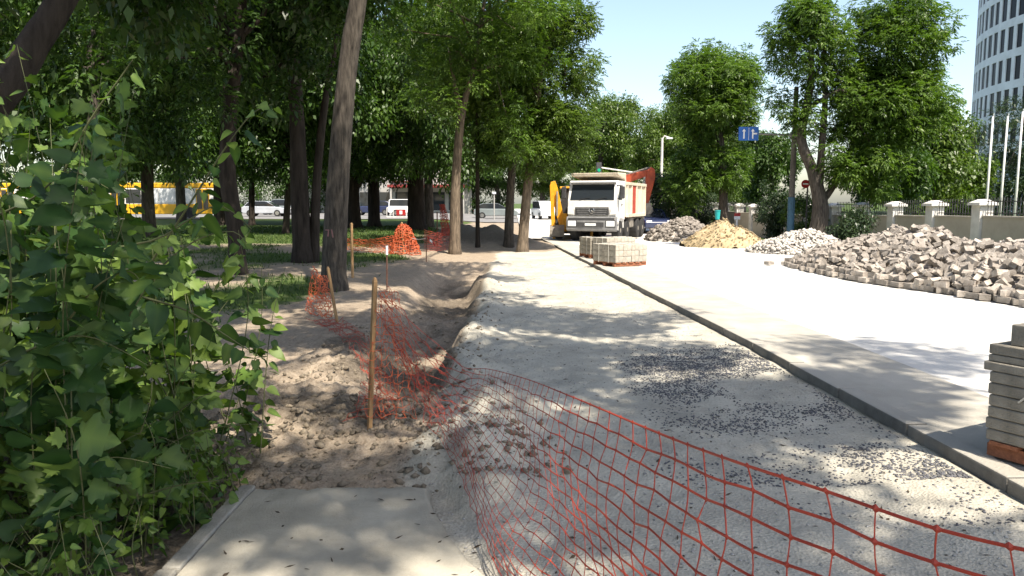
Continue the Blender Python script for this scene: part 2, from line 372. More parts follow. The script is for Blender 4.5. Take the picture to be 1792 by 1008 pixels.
def grid_mesh(name, xs, ys, zf, mask=None, smooth=True):
    X, Y = np.meshgrid(xs, ys); Z = zf(X, Y)
    v = np.stack([X.ravel(), Y.ravel(), Z.ravel()], 1)
    nx, ny = len(xs), len(ys); i = np.arange(nx * ny).reshape(ny, nx)
    f = np.stack([i[:-1, :-1].ravel(), i[:-1, 1:].ravel(), i[1:, 1:].ravel(), i[1:, :-1].ravel()], 1)
    return np_mesh(name, v, f, cattr=mask(X.ravel(), Y.ravel()) if mask else None, smooth=smooth)
def spaced(a, b, d0, g):
    out = [a]; d = d0
    while out[-1] < b: out.append(out[-1] + d); d *= g
    return out
ys = np.array([-40, -20, -10, -5, -2, 0, 1.0, 1.8] + spaced(2.2, 12, 0.033, 1.004) + spaced(12.1, 45, 0.075, 1.012)[0:] + spaced(46, 900, 1.0, 1.10))
ys = np.unique(np.round(ys, 4))
xs = np.array(sorted(set(np.round(list(-np.array(spaced(4.2, 900, 0.12, 1.12))) + list(np.arange(-4.1, 3.0, 0.035)) + spaced(3.05, 12, 0.25, 1.03) + spaced(12.5, 900, 0.6, 1.15), 4))))
def ground_mask(x, y):
    kx = 2.80 - 0.0314 * y
    wig = 0.12 * vnoise(y * 0.9, y * 0 + 3.3, 5)
    g = sstep(-0.75 + wig, -0.35 + wig, x) * sstep(31, 27, y + 1.5 * vnoise(x, y, 61)) * sstep(10, 8, x)
    gr = sstep(-2.9, -4.2, x + 0.6 * fbm(x * 0.7, y * 0.7, 3, 62)) * sstep(8.8, 10.5, y + 0.8 * fbm(x, y, 3, 63)) * (0.62 + 0.55 * fbm(x * 0.45, y * 0.45, 3, 64))
    gr = np.maximum(gr, sstep(-3.5, -6, x) * sstep(26, 34, y) * 1.0)
    gr = np.maximum(gr, sstep(11.5, 13, x) * 0.85)
    gr = np.maximum(gr, sstep(95, 105, y))
    sl = 0.95 * sstep(-2.4, -1.7, x) * sstep(-0.7, -1.1, x) * sstep(4.9, 5.6, y) * sstep(10, 8.5, y) * (0.6 + 0.6 * fbm(x * 1.2, y * 1.2, 3, 65))
    sl = np.maximum(sl, sstep(-4.5, -2.8, x) * sstep(1.6, 0.4, x) * sstep(30.5, 32.5, y) * sstep(42, 38, y) * 0.9)
    sl = np.maximum(sl, sstep(-1.52, -1.65, x) * sstep(5.2, 4.6, y) * 0.9)
    sl = np.maximum(sl, sstep(-2.0, -2.4, x) * sstep(3, 5, y) * 0.28)
    tr = sstep(-0.45, -0.75, x) * sstep(-2.0, -1.6, x) * sstep(6, 7.5, y) * sstep(21, 18, y)
    sl = np.maximum(sl, tr * (0.62 + 0.4 * fbm(x, y, 3, 66)))
    return np.stack([g, gr, sl], 1)
g_ob = link('ground', grid_mesh('ground', xs, ys, ground_z, ground_mask), M['ground']); tag(g_ob, kind='structure')

def strip(name, x0f, x1f, y0, y1, z_off, m, nx=40, dy=0.8, rough=0.006):
    yy = np.arange(y0, y1 + dy, dy); t = np.linspace(0, 1, nx)
    X = np.array([x0f(y) + (x1f(y) - x0f(y)) * t for y in yy]); Y = np.repeat(yy[:, None], nx, 1)
    Z = relief(X, Y) + z_off + rough * fbm(X * 0.8, Y * 0.8, 3, 70)
    v = np.stack([X.ravel(), Y.ravel(), Z.ravel()], 1); i = np.arange(v.shape[0]).reshape(len(yy), nx)
    f = np.stack([i[:-1, :-1].ravel(), i[:-1, 1:].ravel(), i[1:, 1:].ravel(), i[1:, :-1].ravel()], 1)
    return tag(link(name, np_mesh(name, v, f, smooth=True), m), kind='structure')
strip('pavement', lambda y: kerb_x(y) + 0.14, lambda y: kerb_x(y) + 1.05, -8, 40.2, 0.112, M['apron'], 8, 0.5, 0.003)
strip('road', lambda y: kerb_x(y) + 1.065, lambda y: 10.9, -8, 40.2, 0.104, M['road'], 40, 0.5, 0.004)
strip('road', lambda y: kerb_x(40) - 1.0, lambda y: 10.9, 40.2, 175, 0.117, M['road'], 24, 1.5, 0.0)
strip('street', lambda y: -80, lambda y: kerb_x(40) - 1.02, 64, 92, 0.05, M['asphalt'], 60, 1.5, 0.0)

kerb = tag(link('kerb', None), kind='structure')
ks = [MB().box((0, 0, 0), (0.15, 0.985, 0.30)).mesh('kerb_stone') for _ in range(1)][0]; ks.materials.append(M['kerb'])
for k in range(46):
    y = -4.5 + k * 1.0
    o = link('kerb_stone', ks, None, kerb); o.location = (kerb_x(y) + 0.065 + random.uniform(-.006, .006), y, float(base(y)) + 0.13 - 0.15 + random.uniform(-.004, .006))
    o.rotation_euler = (math.atan(-0.0125) if 8 < y < 40 else 0, 0, 0.0314 + random.uniform(-.004, .004))
    b = o.modifiers.new('bevel', 'BEVEL'); b.width = 0.012; b.segments = 2

# walkway slab and its edging stones
yy = np.linspace(-3, 4.2, 130); tt = np.linspace(0, 1, 60)
def slab_pt(t, y):
    xr = -0.46 + 0.34 * (4.2 - y) + 0.05 * vnoise(np.array(y * 3.0), np.array(1.0), 81)
    return -1.425 + (xr + 1.425) * t
X = np.array([[slab_pt(t, y) for t in tt] for y in yy]); Y = np.repeat(yy[:, None], len(tt), 1)
Y = Y + 0.16 * sstep(3.5, 4.2, Y) * fbm(X * 3.6, Y * 0, 4, 82)
ed = np.minimum(np.minimum(sstep(1.0, 0.965, np.repeat(tt[None], len(yy), 0)), 1), sstep(4.22, 4.10, Y))
Z = -0.03 + 0.055 * ed + 0.004 * fbm(X * 3, Y * 3, 3, 83) + 0.012 * sstep(3.75, 4.1, Y) * fbm(X * 7, Y * 7, 3, 84)
v = np.stack([X.ravel(), Y.ravel(), Z.ravel()], 1); i = np.arange(v.shape[0]).reshape(X.shape)
f = np.stack([i[:-1, :-1].ravel(), i[:-1, 1:].ravel(), i[1:, 1:].ravel(), i[1:, :-1].ravel()], 1)
walk = tag(link('pavement', np_mesh('walkway', v, f, smooth=True), M['slab']), 'bare grey concrete walkway slab ending at the dug dirt', kind='structure')
em = MB().box((0, 0, 0), (0.085, 0.985, 0.2)).mesh('edging_stone'); em.materials.append(M['edging'])
for k in range(7):
    o = link('edging_stone', em, None, walk); o.location = (-1.475 + random.uniform(-.004, .004), 3.66 - k, -0.068 + random.uniform(-.004, .004)); o.rotation_euler = (0, 0, random.uniform(-.006, .006))
    b = o.modifiers.new('bevel', 'BEVEL'); b.width = 0.012; b.segments = 2

# loose stones, clods, litter (nobody could count them)
def scatter(name, pts, sizes, m, seed, flat=0.7):
    r = np.random.default_rng(seed); n = len(pts)
    ico = np.array([(0, 0, 1), (0.9, 0, 0.3), (0.28, 0.85, 0.3), (-0.72, 0.53, 0.3), (-0.72, -0.53, 0.3), (0.28, -0.85, 0.3), (0, 0, -0.7)])
    fc = np.array([(0, 1, 2), (0, 2, 3), (0, 3, 4), (0, 4, 5), (0, 5, 1), (6, 2, 1), (6, 3, 2), (6, 4, 3), (6, 5, 4), (6, 1, 5)])
    v = ico[None] * (1 + r.uniform(-.35, .35, (n, 7, 1))) * np.stack([r.uniform(.7, 1.3, n), r.uniform(.6, 1.1, n), r.uniform(.4, 1.0, n) * flat], 1)[:, None]
    a = r.uniform(0, 6.28, n); ca, sa = np.cos(a)[:, None], np.sin(a)[:, None]
    v = np.stack([v[..., 0] * ca - v[..., 1] * sa, v[..., 0] * sa + v[..., 1] * ca, v[..., 2] + 0.35 * v[..., 0] * r.uniform(-1, 1, (n, 1))], 2)
    v = v * np.asarray(sizes)[:, None, None] + np.asarray(pts)[:, None]
    f = (np.arange(n) * 7)[:, None, None] + fc[None]
    return link(name, np_mesh(name, v.reshape(-1, 3), f.reshape(-1, 3)), m)
def ground_pts(n, x0, x1, y0, y1, seed, pick=None):
    r = np.random.default_rng(seed); x = r.uniform(x0, x1, n); y = y0 + (y1 - y0) * r.uniform(0, 1, n) ** 1.5
    ok = x < 2.74 - 0.0314 * y
    if pick is not None: ok &= r.uniform(0, 1, n) < pick(x, y)
    x, y = x[ok], y[ok]; return np.stack([x, y, ground_z(x, y)], 1), r
p, r = ground_pts(6500, -0.5, 2.75, 3, 24, 91)
tag(scatter('gravel', p, r.uniform(.004, .013, len(p)) * (1 + 0.02 * p[:, 1]), M['stone_pale'], 92), 'pale crushed stone strewn over the levelled footpath bed', 'gravel', kind='stuff')
def darkp(x, y):
    a = sstep(0.9, 1.5, x - 0.12 * fbm(x * 2, y * 2, 3, 95)) * sstep(2.75, 2.6, x) * np.maximum(sstep(5.0, 5.8, y), .8 * sstep(1.9, 2.3, x)) * sstep(8.6, 7.2, y) * (0.7 + 1.2 * fbm(x * 1.5, y * 1.5, 3, 93))
    b = 0.10 * sstep(0.45, 0.8, fbm(x * 0.9, y * 0.9, 3, 94)) * sstep(-0.3, 0.2, x) * sstep(13, 10, y)
    return np.clip(np.maximum(a, b), 0, 1)
p, r = ground_pts(34000, 0.7, 2.75, 4.2, 8.8, 96, darkp); p2, r2 = ground_pts(9000, -0.4, 2.75, 3.6, 15, 196, darkp); p = np.concatenate([p, p2])
tag(scatter('crushed_stone', p, r.uniform(.005, .013, len(p)), M['stone_dark'], 97, 1.0), 'dark bluish crushed stone spread beside the kerb', 'gravel', kind='stuff')
def clodp(x, y):
    a = sstep(-2.4, -1.7, x) * sstep(-0.3, -0.8, x) * sstep(4.4, 5.2, y) * sstep(11, 8, y) * (0.55 + 1.0 * fbm(x * 1.3, y * 1.3, 3, 98))
    b = 0.45 * np.exp(-((x + 0.2) / 0.42) ** 2 - ((y - 4.9) / 0.8) ** 2)
    c = 0.22 * sstep(-1.9, -1.5, x) * sstep(0.0, -0.4, x) * sstep(20, 6, y)
    return np.clip(np.maximum(np.maximum(a, b), c), 0, 1)
p, r = ground_pts(26000, -2.8, 0.4, 4.2, 20, 99, clodp)
tag(scatter('dirt_clods', p, .006 + .036 * r.uniform(0, 1, len(p)) ** 4, M['clod'], 100, 1.1), 'dark crumbly soil clods lying around the trench', 'soil', kind='stuff')
p, r = ground_pts(500, -1.35, 2.2, 2.6, 9, 101)
p[:, 2] = np.where((p[:, 0] < -0.5 + .34 * (4.2 - p[:, 1])) & (p[:, 1] < 4.05), 0.028, p[:, 2] + 0.004)
def litter_mesh(p, r):
    n = len(p); a = r.uniform(0, 6.28, n); L = r.uniform(.008, .03, n); w = r.uniform(.003, .009, n)
    d = np.stack([np.cos(a), np.sin(a), r.uniform(-.1, .4, n)], 1) * L[:, None]; s = np.stack([-np.sin(a), np.cos(a), r.uniform(-.3, .6, n)], 1) * w[:, None]
    v = np.stack([p - d, p + s, p + d, p - s], 1).reshape(-1, 3); return np_mesh('leaf_litter', v, np.arange(n * 4).reshape(n, 4))
tag(link('leaf_litter', litter_mesh(p, r), M['litter']), 'dry leaf bits and twigs on the concrete and gravel', 'litter', kind='stuff')

# ------------------------------------------------------------------ foliage and trees
def unit(a): return a / np.maximum(np.linalg.norm(a, axis=-1, keepdims=True), 1e-6)
def leaf_quads(b, d, nrm, L, W, droop=0.25):
    w = unit(np.cross(d, nrm)) * W[:, None]; mid = b + d * (L * 0.45)[:, None]; tip = b + d * L[:, None]; tip[:, 2] -= L * droop
    up = unit(np.cross(w, d)) * (W * 0.3)[:, None]
    return np.stack([b, mid + w + up, tip, mid - w + up], 1)
def foliage(seed, clumps, n, size, kind='simple', asp=0.45, hang=0.2):
    """clumps: (m,4) centre + radius. Returns a mesh of leaf blades gathered in clumps."""
    r = np.random.default_rng(seed); clumps = np.asarray(clumps, float)
    wgt = clumps[:, 3] ** 2; wgt /= wgt.sum()
    per = {'simple': 3, 'ash': 7, 'needle': 6}[kind]; m = n // per
    ci = r.choice(len(clumps), m, p=wgt)
    o = unit(r.normal(size=(m, 3))); o[:, 2] = o[:, 2] * 0.8 + 0.1
    rad = r.uniform(0.25, 1.0, m) ** 0.55
    p = clumps[ci, :3] + o * (rad * clumps[ci, 3])[:, None]
    out = unit(o + r.normal(size=(m, 3)) * 0.5); out[:, 2] -= hang; out = unit(out)
    cv = r.uniform(-.12, .12, len(clumps))[ci]; sv = r.normal(0, .1, m)
    V, A = [], []
    for j in range(per):
        if kind == 'ash':
            k = (j + 1) // 2; side = 0 if j == 0 else (1 if j % 2 else -1)
            ax = unit(np.cross(out, np.array([0, 0, 1.0]))); t = 0.25 + 0.25 * (3 - k) if j else 1.0
            b = p + out * (size * 1.6 * t)[:, None] if hasattr(size, '__len__') else p + out * (size * 1.6 * t)
            b[:, 2] -= size * 0.5 * t * t
            d = unit(out * (0.6 if j else 1) + ax * side * 0.9 + r.normal(size=(m, 3)) * 0.18)
            nn = unit(np.array([0, 0, 1.0]) + out * 0.6 + r.normal(size=(m, 3)) * 0.35)
        elif kind == 'needle':
            b = p + r.normal(size=(m, 3)) * size * 0.5; d = unit(out + r.normal(size=(m, 3)) * 0.5); nn = unit(r.normal(size=(m, 3)))
        else:
            b = p + r.normal(size=(m, 3)) * size * 0.9
            d = unit(out * 0.8 + r.normal(size=(m, 3)) * 0.6 + np.array([0, 0, -0.35]))
            nn = unit(np.array([0, 0, 0.9]) + o * 0.8 + r.normal(size=(m, 3)) * 0.45)
        L = size * r.uniform(.65, 1.25, m); V.append(leaf_quads(b, d, nn, L, L * asp * r.uniform(.8, 1.2, m) * 0.5))
        A.append(np.repeat(np.clip(0.42 + cv + sv + r.normal(0, .12, m), 0, 1), 4))
    V = np.concatenate(V).reshape(-1, 3); A = np.concatenate(A)
    return np_mesh('crown', V, np.arange(len(V)).reshape(-1, 4), attr=A)
def ell_clumps(seed, specs):
    """specs: list of (cx,cy,cz, rx,ry,rz, count, clump radius)"""
    r = np.random.default_rng(seed); out = []
    for cx, cy, cz, rx, ry, rz, k, cr in specs:
        o = unit(r.normal(size=(k, 3))); t = r.uniform(0.2, 1, (k, 1)) ** 0.45
        p = o * t * np.array([rx, ry, rz]) + np.array([cx, cy, cz])
        out.append(np.concatenate([p, cr * r.uniform(.6, 1.3, (k, 1))], 1))
    return np.concatenate(out)
def trunk_mesh(seed, path, radii, clumps, nlimb=10, n=12, flare=1.35, lr=0.3):
    r = random.Random(seed); mb = MB(); P = [Vector(p) for p in path]
    # resample the path smoothly and roughen
    pts, rad = [], []; steps = 7
    for i in range(len(P) - 1):
        for k in range(steps):
            t = k / steps; a, b, c, d = P[max(i - 1, 0)], P[i], P[i + 1], P[min(i + 2, len(P) - 1)]
            q = 0.5 * ((2 * b) + (c - a) * t + (2 * a - 5 * b + 4 * c - d) * t * t + (3 * b - a - 3 * c + d) * t ** 3)
            pts.append(q); rad.append(radii[i] * (1 - t) + radii[i + 1] * t)
    pts.append(P[-1]); rad.append(radii[-1])
    z0 = pts[0].z; rad = [x * (1 + (flare - 1) * max(0, 1 - (p.z - z0) / 0.45) ** 2) * r.uniform(.97, 1.03) for x, p in zip(rad, pts)]
    pts[0] = pts[0] - Vector((0, 0, 0.25)); mb.tube(pts, rad, n)
    if clumps is not None and nlimb:
        cl = sorted(clumps.tolist(), key=lambda c: r.random())[:nlimb]
        for c in cl:
            e = Vector(c[:3]); cand = [k for k in range(len(pts) * 62 // 100, len(pts)) if pts[k].z < e.z + 0.3] or [len(pts) - 1]
            k = cand[min(len(cand) - 1, int(len(cand) * r.uniform(.55, 1)))]; s = pts[k]
            rr = min(rad[k] * 0.6, lr * rad[0] * 2); m1 = s.lerp(e, .35) + Vector((r.uniform(-.2, .2), r.uniform(-.2, .2), r.uniform(.0, .5))); m2 = s.lerp(e, .7) + Vector((r.uniform(-.2, .2), r.uniform(-.2, .2), r.uniform(-.1, .3)))
            mb.tube([s, m1, m2, e], [rr, rr * .7, rr * .45, rr * .15], 6, False)
    v = np.array(mb.v)
    me = mb.mesh('trunk', True); return me
def tree(name, label, cat, path, radii, specs, n, size, leaf, kind, seed, bark='bark', group=None, asp=0.45, hang=0.2, nlimb=10, extra=None):
    b = Vector(path[0]); t = thing(name, label, cat, b, 0, group)
    rel = [Vector(p) - b for p in path]
    cl = ell_clumps(seed, [(s[0] - b.x, s[1] - b.y, s[2] - b.z, *s[3:]) for s in specs])
    tr = link('trunk', trunk_mesh(seed, rel, radii, cl, nlimb), M[bark], t)
    if extra:
        for pth, rd in extra: link('limb', trunk_mesh(seed + 1, [Vector(p) - b for p in pth], rd, None, 0, flare=1.0), M[bark], t)
    link('crown', foliage(seed, cl, n, size, kind, asp, hang), M[leaf], t)
    return t
def clone_tree(src, label, loc, rotz, s, group=None):
    c = copy_tree(src); c.location = loc; c.rotation_euler = (0, 0, rotz); c.scale = (s[0], s[0], s[1]); c['label'] = label
    if group: c['group'] = group
    return c

PK = 'trees of the shaded park strip'
def gp(px, py, z=0.0): p = on(px, py, z); return Vector((p.x, p.y, gz(p.x, p.y)))
# A: big leaning trunk beside the dirt path
a0 = gp(583, 503)
A = tree('park_tree', 'thick leaning grey trunk with faded paint mark, orange net at its foot', 'tree',
     [a0, at(588, 380, a0.y), at(598, 230, a0.y), at(612, 90, a0.y), at(632, -40, a0.y), a0 + Vector((0.9, 0.4, 8.6)), a0 + Vector((1.2, 1.0, 11))], [.245, .215, .195, .175, .155, .11, .05],
     [(a0.x + 1.6, a0.y - .5, 10, 4.4, 4.8, 3.0, 44, 1.0), (a0.x - 0.6, a0.y + 2.8, 6.6, 1.6, 1.2, 1.4, 7, .7), (a0.x + 2.6, a0.y + 0.5, 6.9, 1.4, 1.3, 0.6, 5, .6), (1.2, 11.0, 9.0, 2.5, 3.2, 1.2, 9, .75)], 36000, .17, 'leaf_a', 'simple', 201, group=PK, asp=.6, nlimb=14)
mk = MB()
q = at(573, 408, a0.y - .30)
q.y += .05
mk.box((q.x, q.y + .012, q.z), (.022, .012, .13), Matrix.Rotation(.12, 3, 'Y')).box((q.x + .075, q.y + .008, q.z - .01), (.02, .012, .15), Matrix.Rotation(-.16, 3, 'Y')).box((q.x - .03, q.y + .02, q.z + .055), (.05, .012, .018))
mk.v = [tuple(Vector(x) - a0) for x in mk.v]; mk.build('paint_mark', M['paintmark'], A)
# B: trunk by the dirt mound
b0 = gp(796, 440, -.15)
tree('park_tree', 'slim pale brown trunk forking high, standing beside the orange net heap', 'tree',
     [b0, at(797, 340, b0.y), at(803, 240, b0.y), at(812, 180, b0.y), at(830, 110, b0.y), b0 + Vector((1.2, .3, 9.5))], [.21, .175, .15, .125, .095, .04],
     [(b0.x + .8, b0.y, 8.2, 3.2, 3.0, 2.9, 60, .8), (b0.x - .2, b0.y - 1.2, 5.2, 1.3, 1.0, .8, 8, .55), (b0.x + 1.7, b0.y - .3, 4.2, .9, 1.0, 1.2, 7, .5)], 58000, .125, 'leaf_e', 'ash', 202, 'bark2', PK, asp=.34, nlimb=14,
     extra=[([at(806, 190, b0.y), at(796, 150, b0.y), at(786, 90, b0.y)], [.10, .08, .05])])
# C: clump trunk behind the big tree
c0 = gp(530, 458)
tree('park_tree', 'dark broad twin trunk standing right behind the leaning tree', 'tree',
     [c0, at(524, 330, c0.y), at(518, 180, c0.y), at(505, 40, c0.y), c0 + Vector((-.8, 0, 9))], [.27, .235, .19, .15, .06],
     [(c0.x - .6, c0.y - .5, 8.2, 4.2, 3.6, 3.6, 60, .95), (c0.x - .5, c0.y - 2, 4.9, 2.6, 1.6, 1.0, 14, .6)], 33000, .16, 'leaf_a', 'simple', 203, 'bark3', PK, asp=.62, nlimb=14,
     extra=[([c0 + Vector((.28, .1, -.1)), at(553, 340, c0.y + .1), at(566, 200, c0.y + .2), at(590, 60, c0.y + .3)], [.15, .12, .10, .07])])
# D: dark trunk by the shrub
d0 = gp(416, 478)
tree('park_tree', 'dark bent trunk just right of the bush, in front of the yellow bus', 'tree',
     [d0, at(412, 400, d0.y), at(398, 300, d0.y), at(404, 180, d0.y), at(420, 40, d0.y), d0 + Vector((.5, 0, 8.5))], [.20, .185, .18, .16, .13, .05],
     [(d0.x, d0.y, 7.5, 3.4, 3.2, 3.2, 54, .85), (d0.x - .8, d0.y - 1, 4.3, 2.2, 1.2, .9, 10, .55)], 29000, .15, 'leaf_b', 'ash', 204, 'bark3', PK, asp=.36, nlimb=12)
# mid and far park trees
def park(label, px, py, width, fork=None, crown=(7.0, 3.6, 3.2), seed=0, leaf='leaf_a', lean=0.0, low=True, n=22000):
    p = gp(px, py); w = width / F * p.y / 2; cz, cr, ch = crown
    specs = [(p.x + lean, p.y, p.z + cz + .6, cr * 1.1, cr * 1.1, ch, 56, .95)]
    if low: specs.append((p.x + lean * .5, p.y - .8, p.z + 3.7, cr * .8, cr * .6, 1.0, 18, .6))
    ex = None
    if fork: ex = [([p + Vector((0, 0, fork)), p + Vector((.45, 0, fork + .7)), p + Vector((1.0, 0, fork + 2.2))], [w * .8, w * .65, w * .4])]
    return tree('park_tree', label, 'tree', [p, p + Vector((lean * .15, 0, 1.5)), p + Vector((lean * .45, 0, 4)), p + Vector((lean, 0, cz + ch * .6))], [w * 1.02, w * .92, w * .8, w * .25], specs, n, .19, leaf, 'simple', seed, 'bark3', PK, asp=.6, nlimb=10, extra=ex)
park('dark park trunk partly hidden behind the bent trunk near the bus', 388, 398, 26, None, (7.5, 4.2, 4.0), 211)
park('thin dark trunk between the bent trunk and the silver car', 441, 398, 11, None, (7, 3.2, 3.2), 212, lean=.3)
park('thin slanting trunk beside the broad twin trunk', 500, 412, 12, None, (7.6, 3.2, 3.2), 213, lean=.9)
park('dark forked trunk above the orange net fence', 620, 402, 26, 2.4, (7.6, 4.0, 3.6), 214, 'leaf_b', lean=-.3)
park('straight dark trunk between the forked trunk and the white car', 655, 400, 22, None, (8, 4.0, 4.0), 215)
I_ = park('thick black flared trunk in front of the white car', 729, 402, 32, None, (8.5, 4.6, 4.2), 216, n=28000)
park('thin grey sapling trunk behind the pale brown trunk', 836, 424, 8, None, (6.5, 2.6, 2.8), 217, 'leaf_c', low=False, n=9000)
# J: twin trunks at the kerb
j0 = gp(890, 434, -.25); j1 = gp(914, 440, -.25)
tree('kerbside_tree', 'dark trunk leaning over the mound, darker of the twin kerbside trunks', 'tree', [j0, at(893, 340, j0.y), at(900, 250, j0.y), at(905, 120, j0.y), j0 + Vector((.3, .4, 9))], [.21, .17, .14, .11, .05],
     [(j0.x + .2, j0.y + 1, 6.3, 2.3, 2.2, 3.4, 56, .65), (j0.x - .6, j0.y - .4, 3.4, .8, .8, 1.0, 12, .5)], 54000, .125, 'leaf_e', 'ash', 221, 'bark', 'twin kerbside trees', asp=.36)
tree('kerbside_tree', 'kerbside trunk with torn reddish base next to the end of the kerb', 'tree', [j1, at(921, 350, j1.y), at(934, 240, j1.y), at(948, 120, j1.y), j1 + Vector((1.2, .3, 8.5))], [.22, .18, .14, .10, .05],
     [(j1.x + 1.2, j1.y + .3, 6.1, 1.6, 1.6, 3.2, 60, .6), (j1.x + .6, j1.y - .3, 3.6, .9, .8, 1.0, 16, .45)], 58000, .125, 'leaf_c', 'ash', 222, 'bark2', 'twin kerbside trees', asp=.36)
# K: foreground tree at the far left with the slanting dark limb
k0 = Vector((-6.6, 7.2, gz(-6.6, 7.2)))
tree('park_tree', 'black slanting limb crossing the top left corner above the bush', 'tree', [k0, k0 + Vector((.2, .1, 1.2)), at(-20, 190, 7.6), at(60, 75, 7.8), at(130, -40, 8.0), Vector((-3.2, 8.6, 6.5))], [.22, .19, .16, .145, .125, .07],
     [(-4.2, 8.4, 7.6, 3.6, 3.2, 1.8, 34, .9), (0.2, 7.6, 8.4, 3.3, 3.6, 1.3, 14, .8), (-6.0, 10.5, 4.9, 2.4, 1.6, 1.2, 16, .6)], 44000, .155, 'leaf_a', 'simple', 231, 'bark3', PK, asp=.6)
# trees above and behind the photographer: their shade dapples the path
o1 = Vector((-2.3, -1.6, 0))
tree('park_tree', 'tall tree rooted left of the walkway behind the photographer', 'tree', [o1, o1 + Vector((.1, 0, 2.5)), o1 + Vector((.8, .8, 5.5)), o1 + Vector((1.6, 2.0, 9))], [.30, .26, .2, .06],
     [(.6, 3.9, 8.4, 3.2, 3.4, 1.6, 17, .85), (-2.8, 4.4, 8.0, 2.4, 3.4, 1.8, 16, .9)], 36000, .15, 'leaf_a', 'simple', 241, 'bark', PK, asp=.6, nlimb=9)
o2 = Vector((2.1, -7.5, 0))
tree('park_tree', 'tall tree between walkway and kerb behind the photographer', 'tree', [o2, o2 + Vector((.1, 0, 2.5)), o2 + Vector((.4, .9, 5.5)), o2 + Vector((.4, 4.5, 9.5))], [.32, .27, .2, .06],
     [(2.2, -1.9, 8.6, 3.2, 2.8, 1.8, 18, .85), (3.2, 4.6, 8.6, 2.0, 3.4, 1.2, 11, .75), (5.6, 1.8, 8.8, 1.6, 2.6, .9, 9, .7)], 40000, .15, 'leaf_a', 'simple', 242, 'bark', PK, asp=.6, nlimb=9)
# far-left wood: more crowns filling the park, by copies
wood = tree('woodland_tree', 'leafy park tree filling the gap behind the bush at far left', 'tree', [Vector((-16, 34, .1)), Vector((-16, 34, 2.5)), Vector((-15.7, 34, 6)), Vector((-15.5, 34, 11))], [.3, .26, .2, .05],
     [(-16, 34, 7.6, 4.6, 4.6, 4.4, 70, 1.1), (-16, 33, 3.6, 3.6, 3, .8, 14, .7)], 30000, .22, 'leaf_b', 'simple', 251, 'bark', 'park trees farther back', asp=.6)
for lab, x, y, rz, s in [('sunlit pale green park tree above the yellow bus', -13.0, 24, 1.2, (.85, .95)), ('leafy park tree behind the silver car', -14.2, 52, 2.1, (1.15, 1.2)),
                         ('leafy park tree behind the shop with red trim', -9.5, 104, 3.7, (1.6, 1.6)), ('leafy park tree between bus and silver car, far back', -24, 56, 5.0, (1.2, 1.3)),
                         ('leafy tree at the left edge behind the bush', -20.5, 28, .4, (1.1, 1.2)), ('leafy park tree above the forked trunk', -10.3, 38, 4.2, (1.0, 1.15)),
                         ('tall park tree crowning the black flared trunk', -5.4, 50, 2.8, (1.1, 1.25)), ('leafy tree across the street beside the lamp pole', -1.8, 97, 2.8, (1.2, 1.1)),
                         ('leafy tree across the street left of the shop', -21, 98, 1.9, (1.5, 1.4)), ('leafy tree across the street far left behind the bus', -38, 100, .9, (1.7, 1.5)),
                         ('leafy tree across the street behind the bus', -54, 102, 3.3, (1.8, 1.5)), ('leafy park tree over the far mound', -2.8, 41, 5.5, (.8, 1.05))]:
    clone_tree(wood, lab, (x, y, float(relief(x, y))), rz, s)
# right-hand trees
RG = 'pruned roadside trees by the wall'
def rz_(x, y): return float(base(y)) + 0.13
t0 = Vector((11.6, 29.5, rz_(0, 29.5)))
tree('roadside_tree', 'tall double-headed pruned tree forking low behind the sign pole', 'tree', [t0, at(1436, 365, t0.y), at(1422, 300, t0.y), at(1402, 240, t0.y), at(1418, 150, t0.y), at(1420, 60, t0.y)], [.36, .30, .21, .18, .13, .05],
     [(*at(1416, 75, t0.y), 1.25, 1.3, 1.75, 70, .45), (*at(1412, 205, t0.y), .75, .8, .9, 12, .38), (*at(1575, 75, t0.y + .2), 1.75, 1.7, 2.3, 110, .5), (*at(1555, 200, t0.y - .2), 1.6, 1.5, 1.3, 60, .5), (*at(1530, 300, t0.y - .4), 1.2, 1.1, .9, 26, .42), (*at(1480, 190, t0.y), .8, .9, 1.9, 40, .42), (*at(1470, 285, t0.y - .5), .8, .7, .7, 16, .4), (*at(1600, 190, t0.y), 1.2, 1.3, 1.2, 30, .45), (*at(1370, 170, t0.y), .35, .6, .6, 6, .35)], 120000, .145, 'leaf_e', 'ash', 261, 'bark', RG, asp=.34, hang=.35, nlimb=3,
     extra=[([at(1432, 345, t0.y), at(1438, 260, t0.y - .1), at(1444, 170, t0.y), at(1440, 90, t0.y)], [.17, .13, .10, .05]), ([at(1440, 352, t0.y), at(1468, 310, t0.y + .1), at(1500, 240, t0.y + .2), at(1550, 140, t0.y + .3)], [.14, .11, .09, .05])])
t3 = Vector((12.3, 45, rz_(0, 45)))
tree('roadside_tree', 'round-headed pruned tree left of the blue sign, trunk behind the sand', 'tree', [t3, at(1266, 340, 45), at(1262, 260, 45), at(1250, 180, 45), at(1246, 90, 45)], [.30, .25, .22, .16, .05],
     [(*at(1246, 160, 45), 2.75, 2.7, 2.6, 150, .6), (*at(1255, 290, 45), 2.3, 2.0, 1.55, 50, .5), (*at(1200, 320, 45), 1.3, 1.2, 1.5, 22, .45)], 92000, .175, 'leaf_e', 'ash', 262, 'bark', RG, asp=.36, hang=.3, nlimb=16)
t4 = Vector((14.4, 62, -.2))
far = tree('roadside_tree', 'round-topped tree far behind the dump truck', 'tree', [Vector((9.2, 82, 0)), Vector((9.2, 82, 3)), Vector((9.4, 82, 7)), Vector((9.5, 82, 11))], [.4, .33, .25, .08],
     [(9.4, 82, 8.4, 4.4, 4.3, 4.6, 90, 1.0), (9.4, 80, 3.6, 4.6, 3, 1.6, 24, .8)], 36000, .26, 'leaf_c', 'simple', 263, 'bark', RG, asp=.55, nlimb=12)
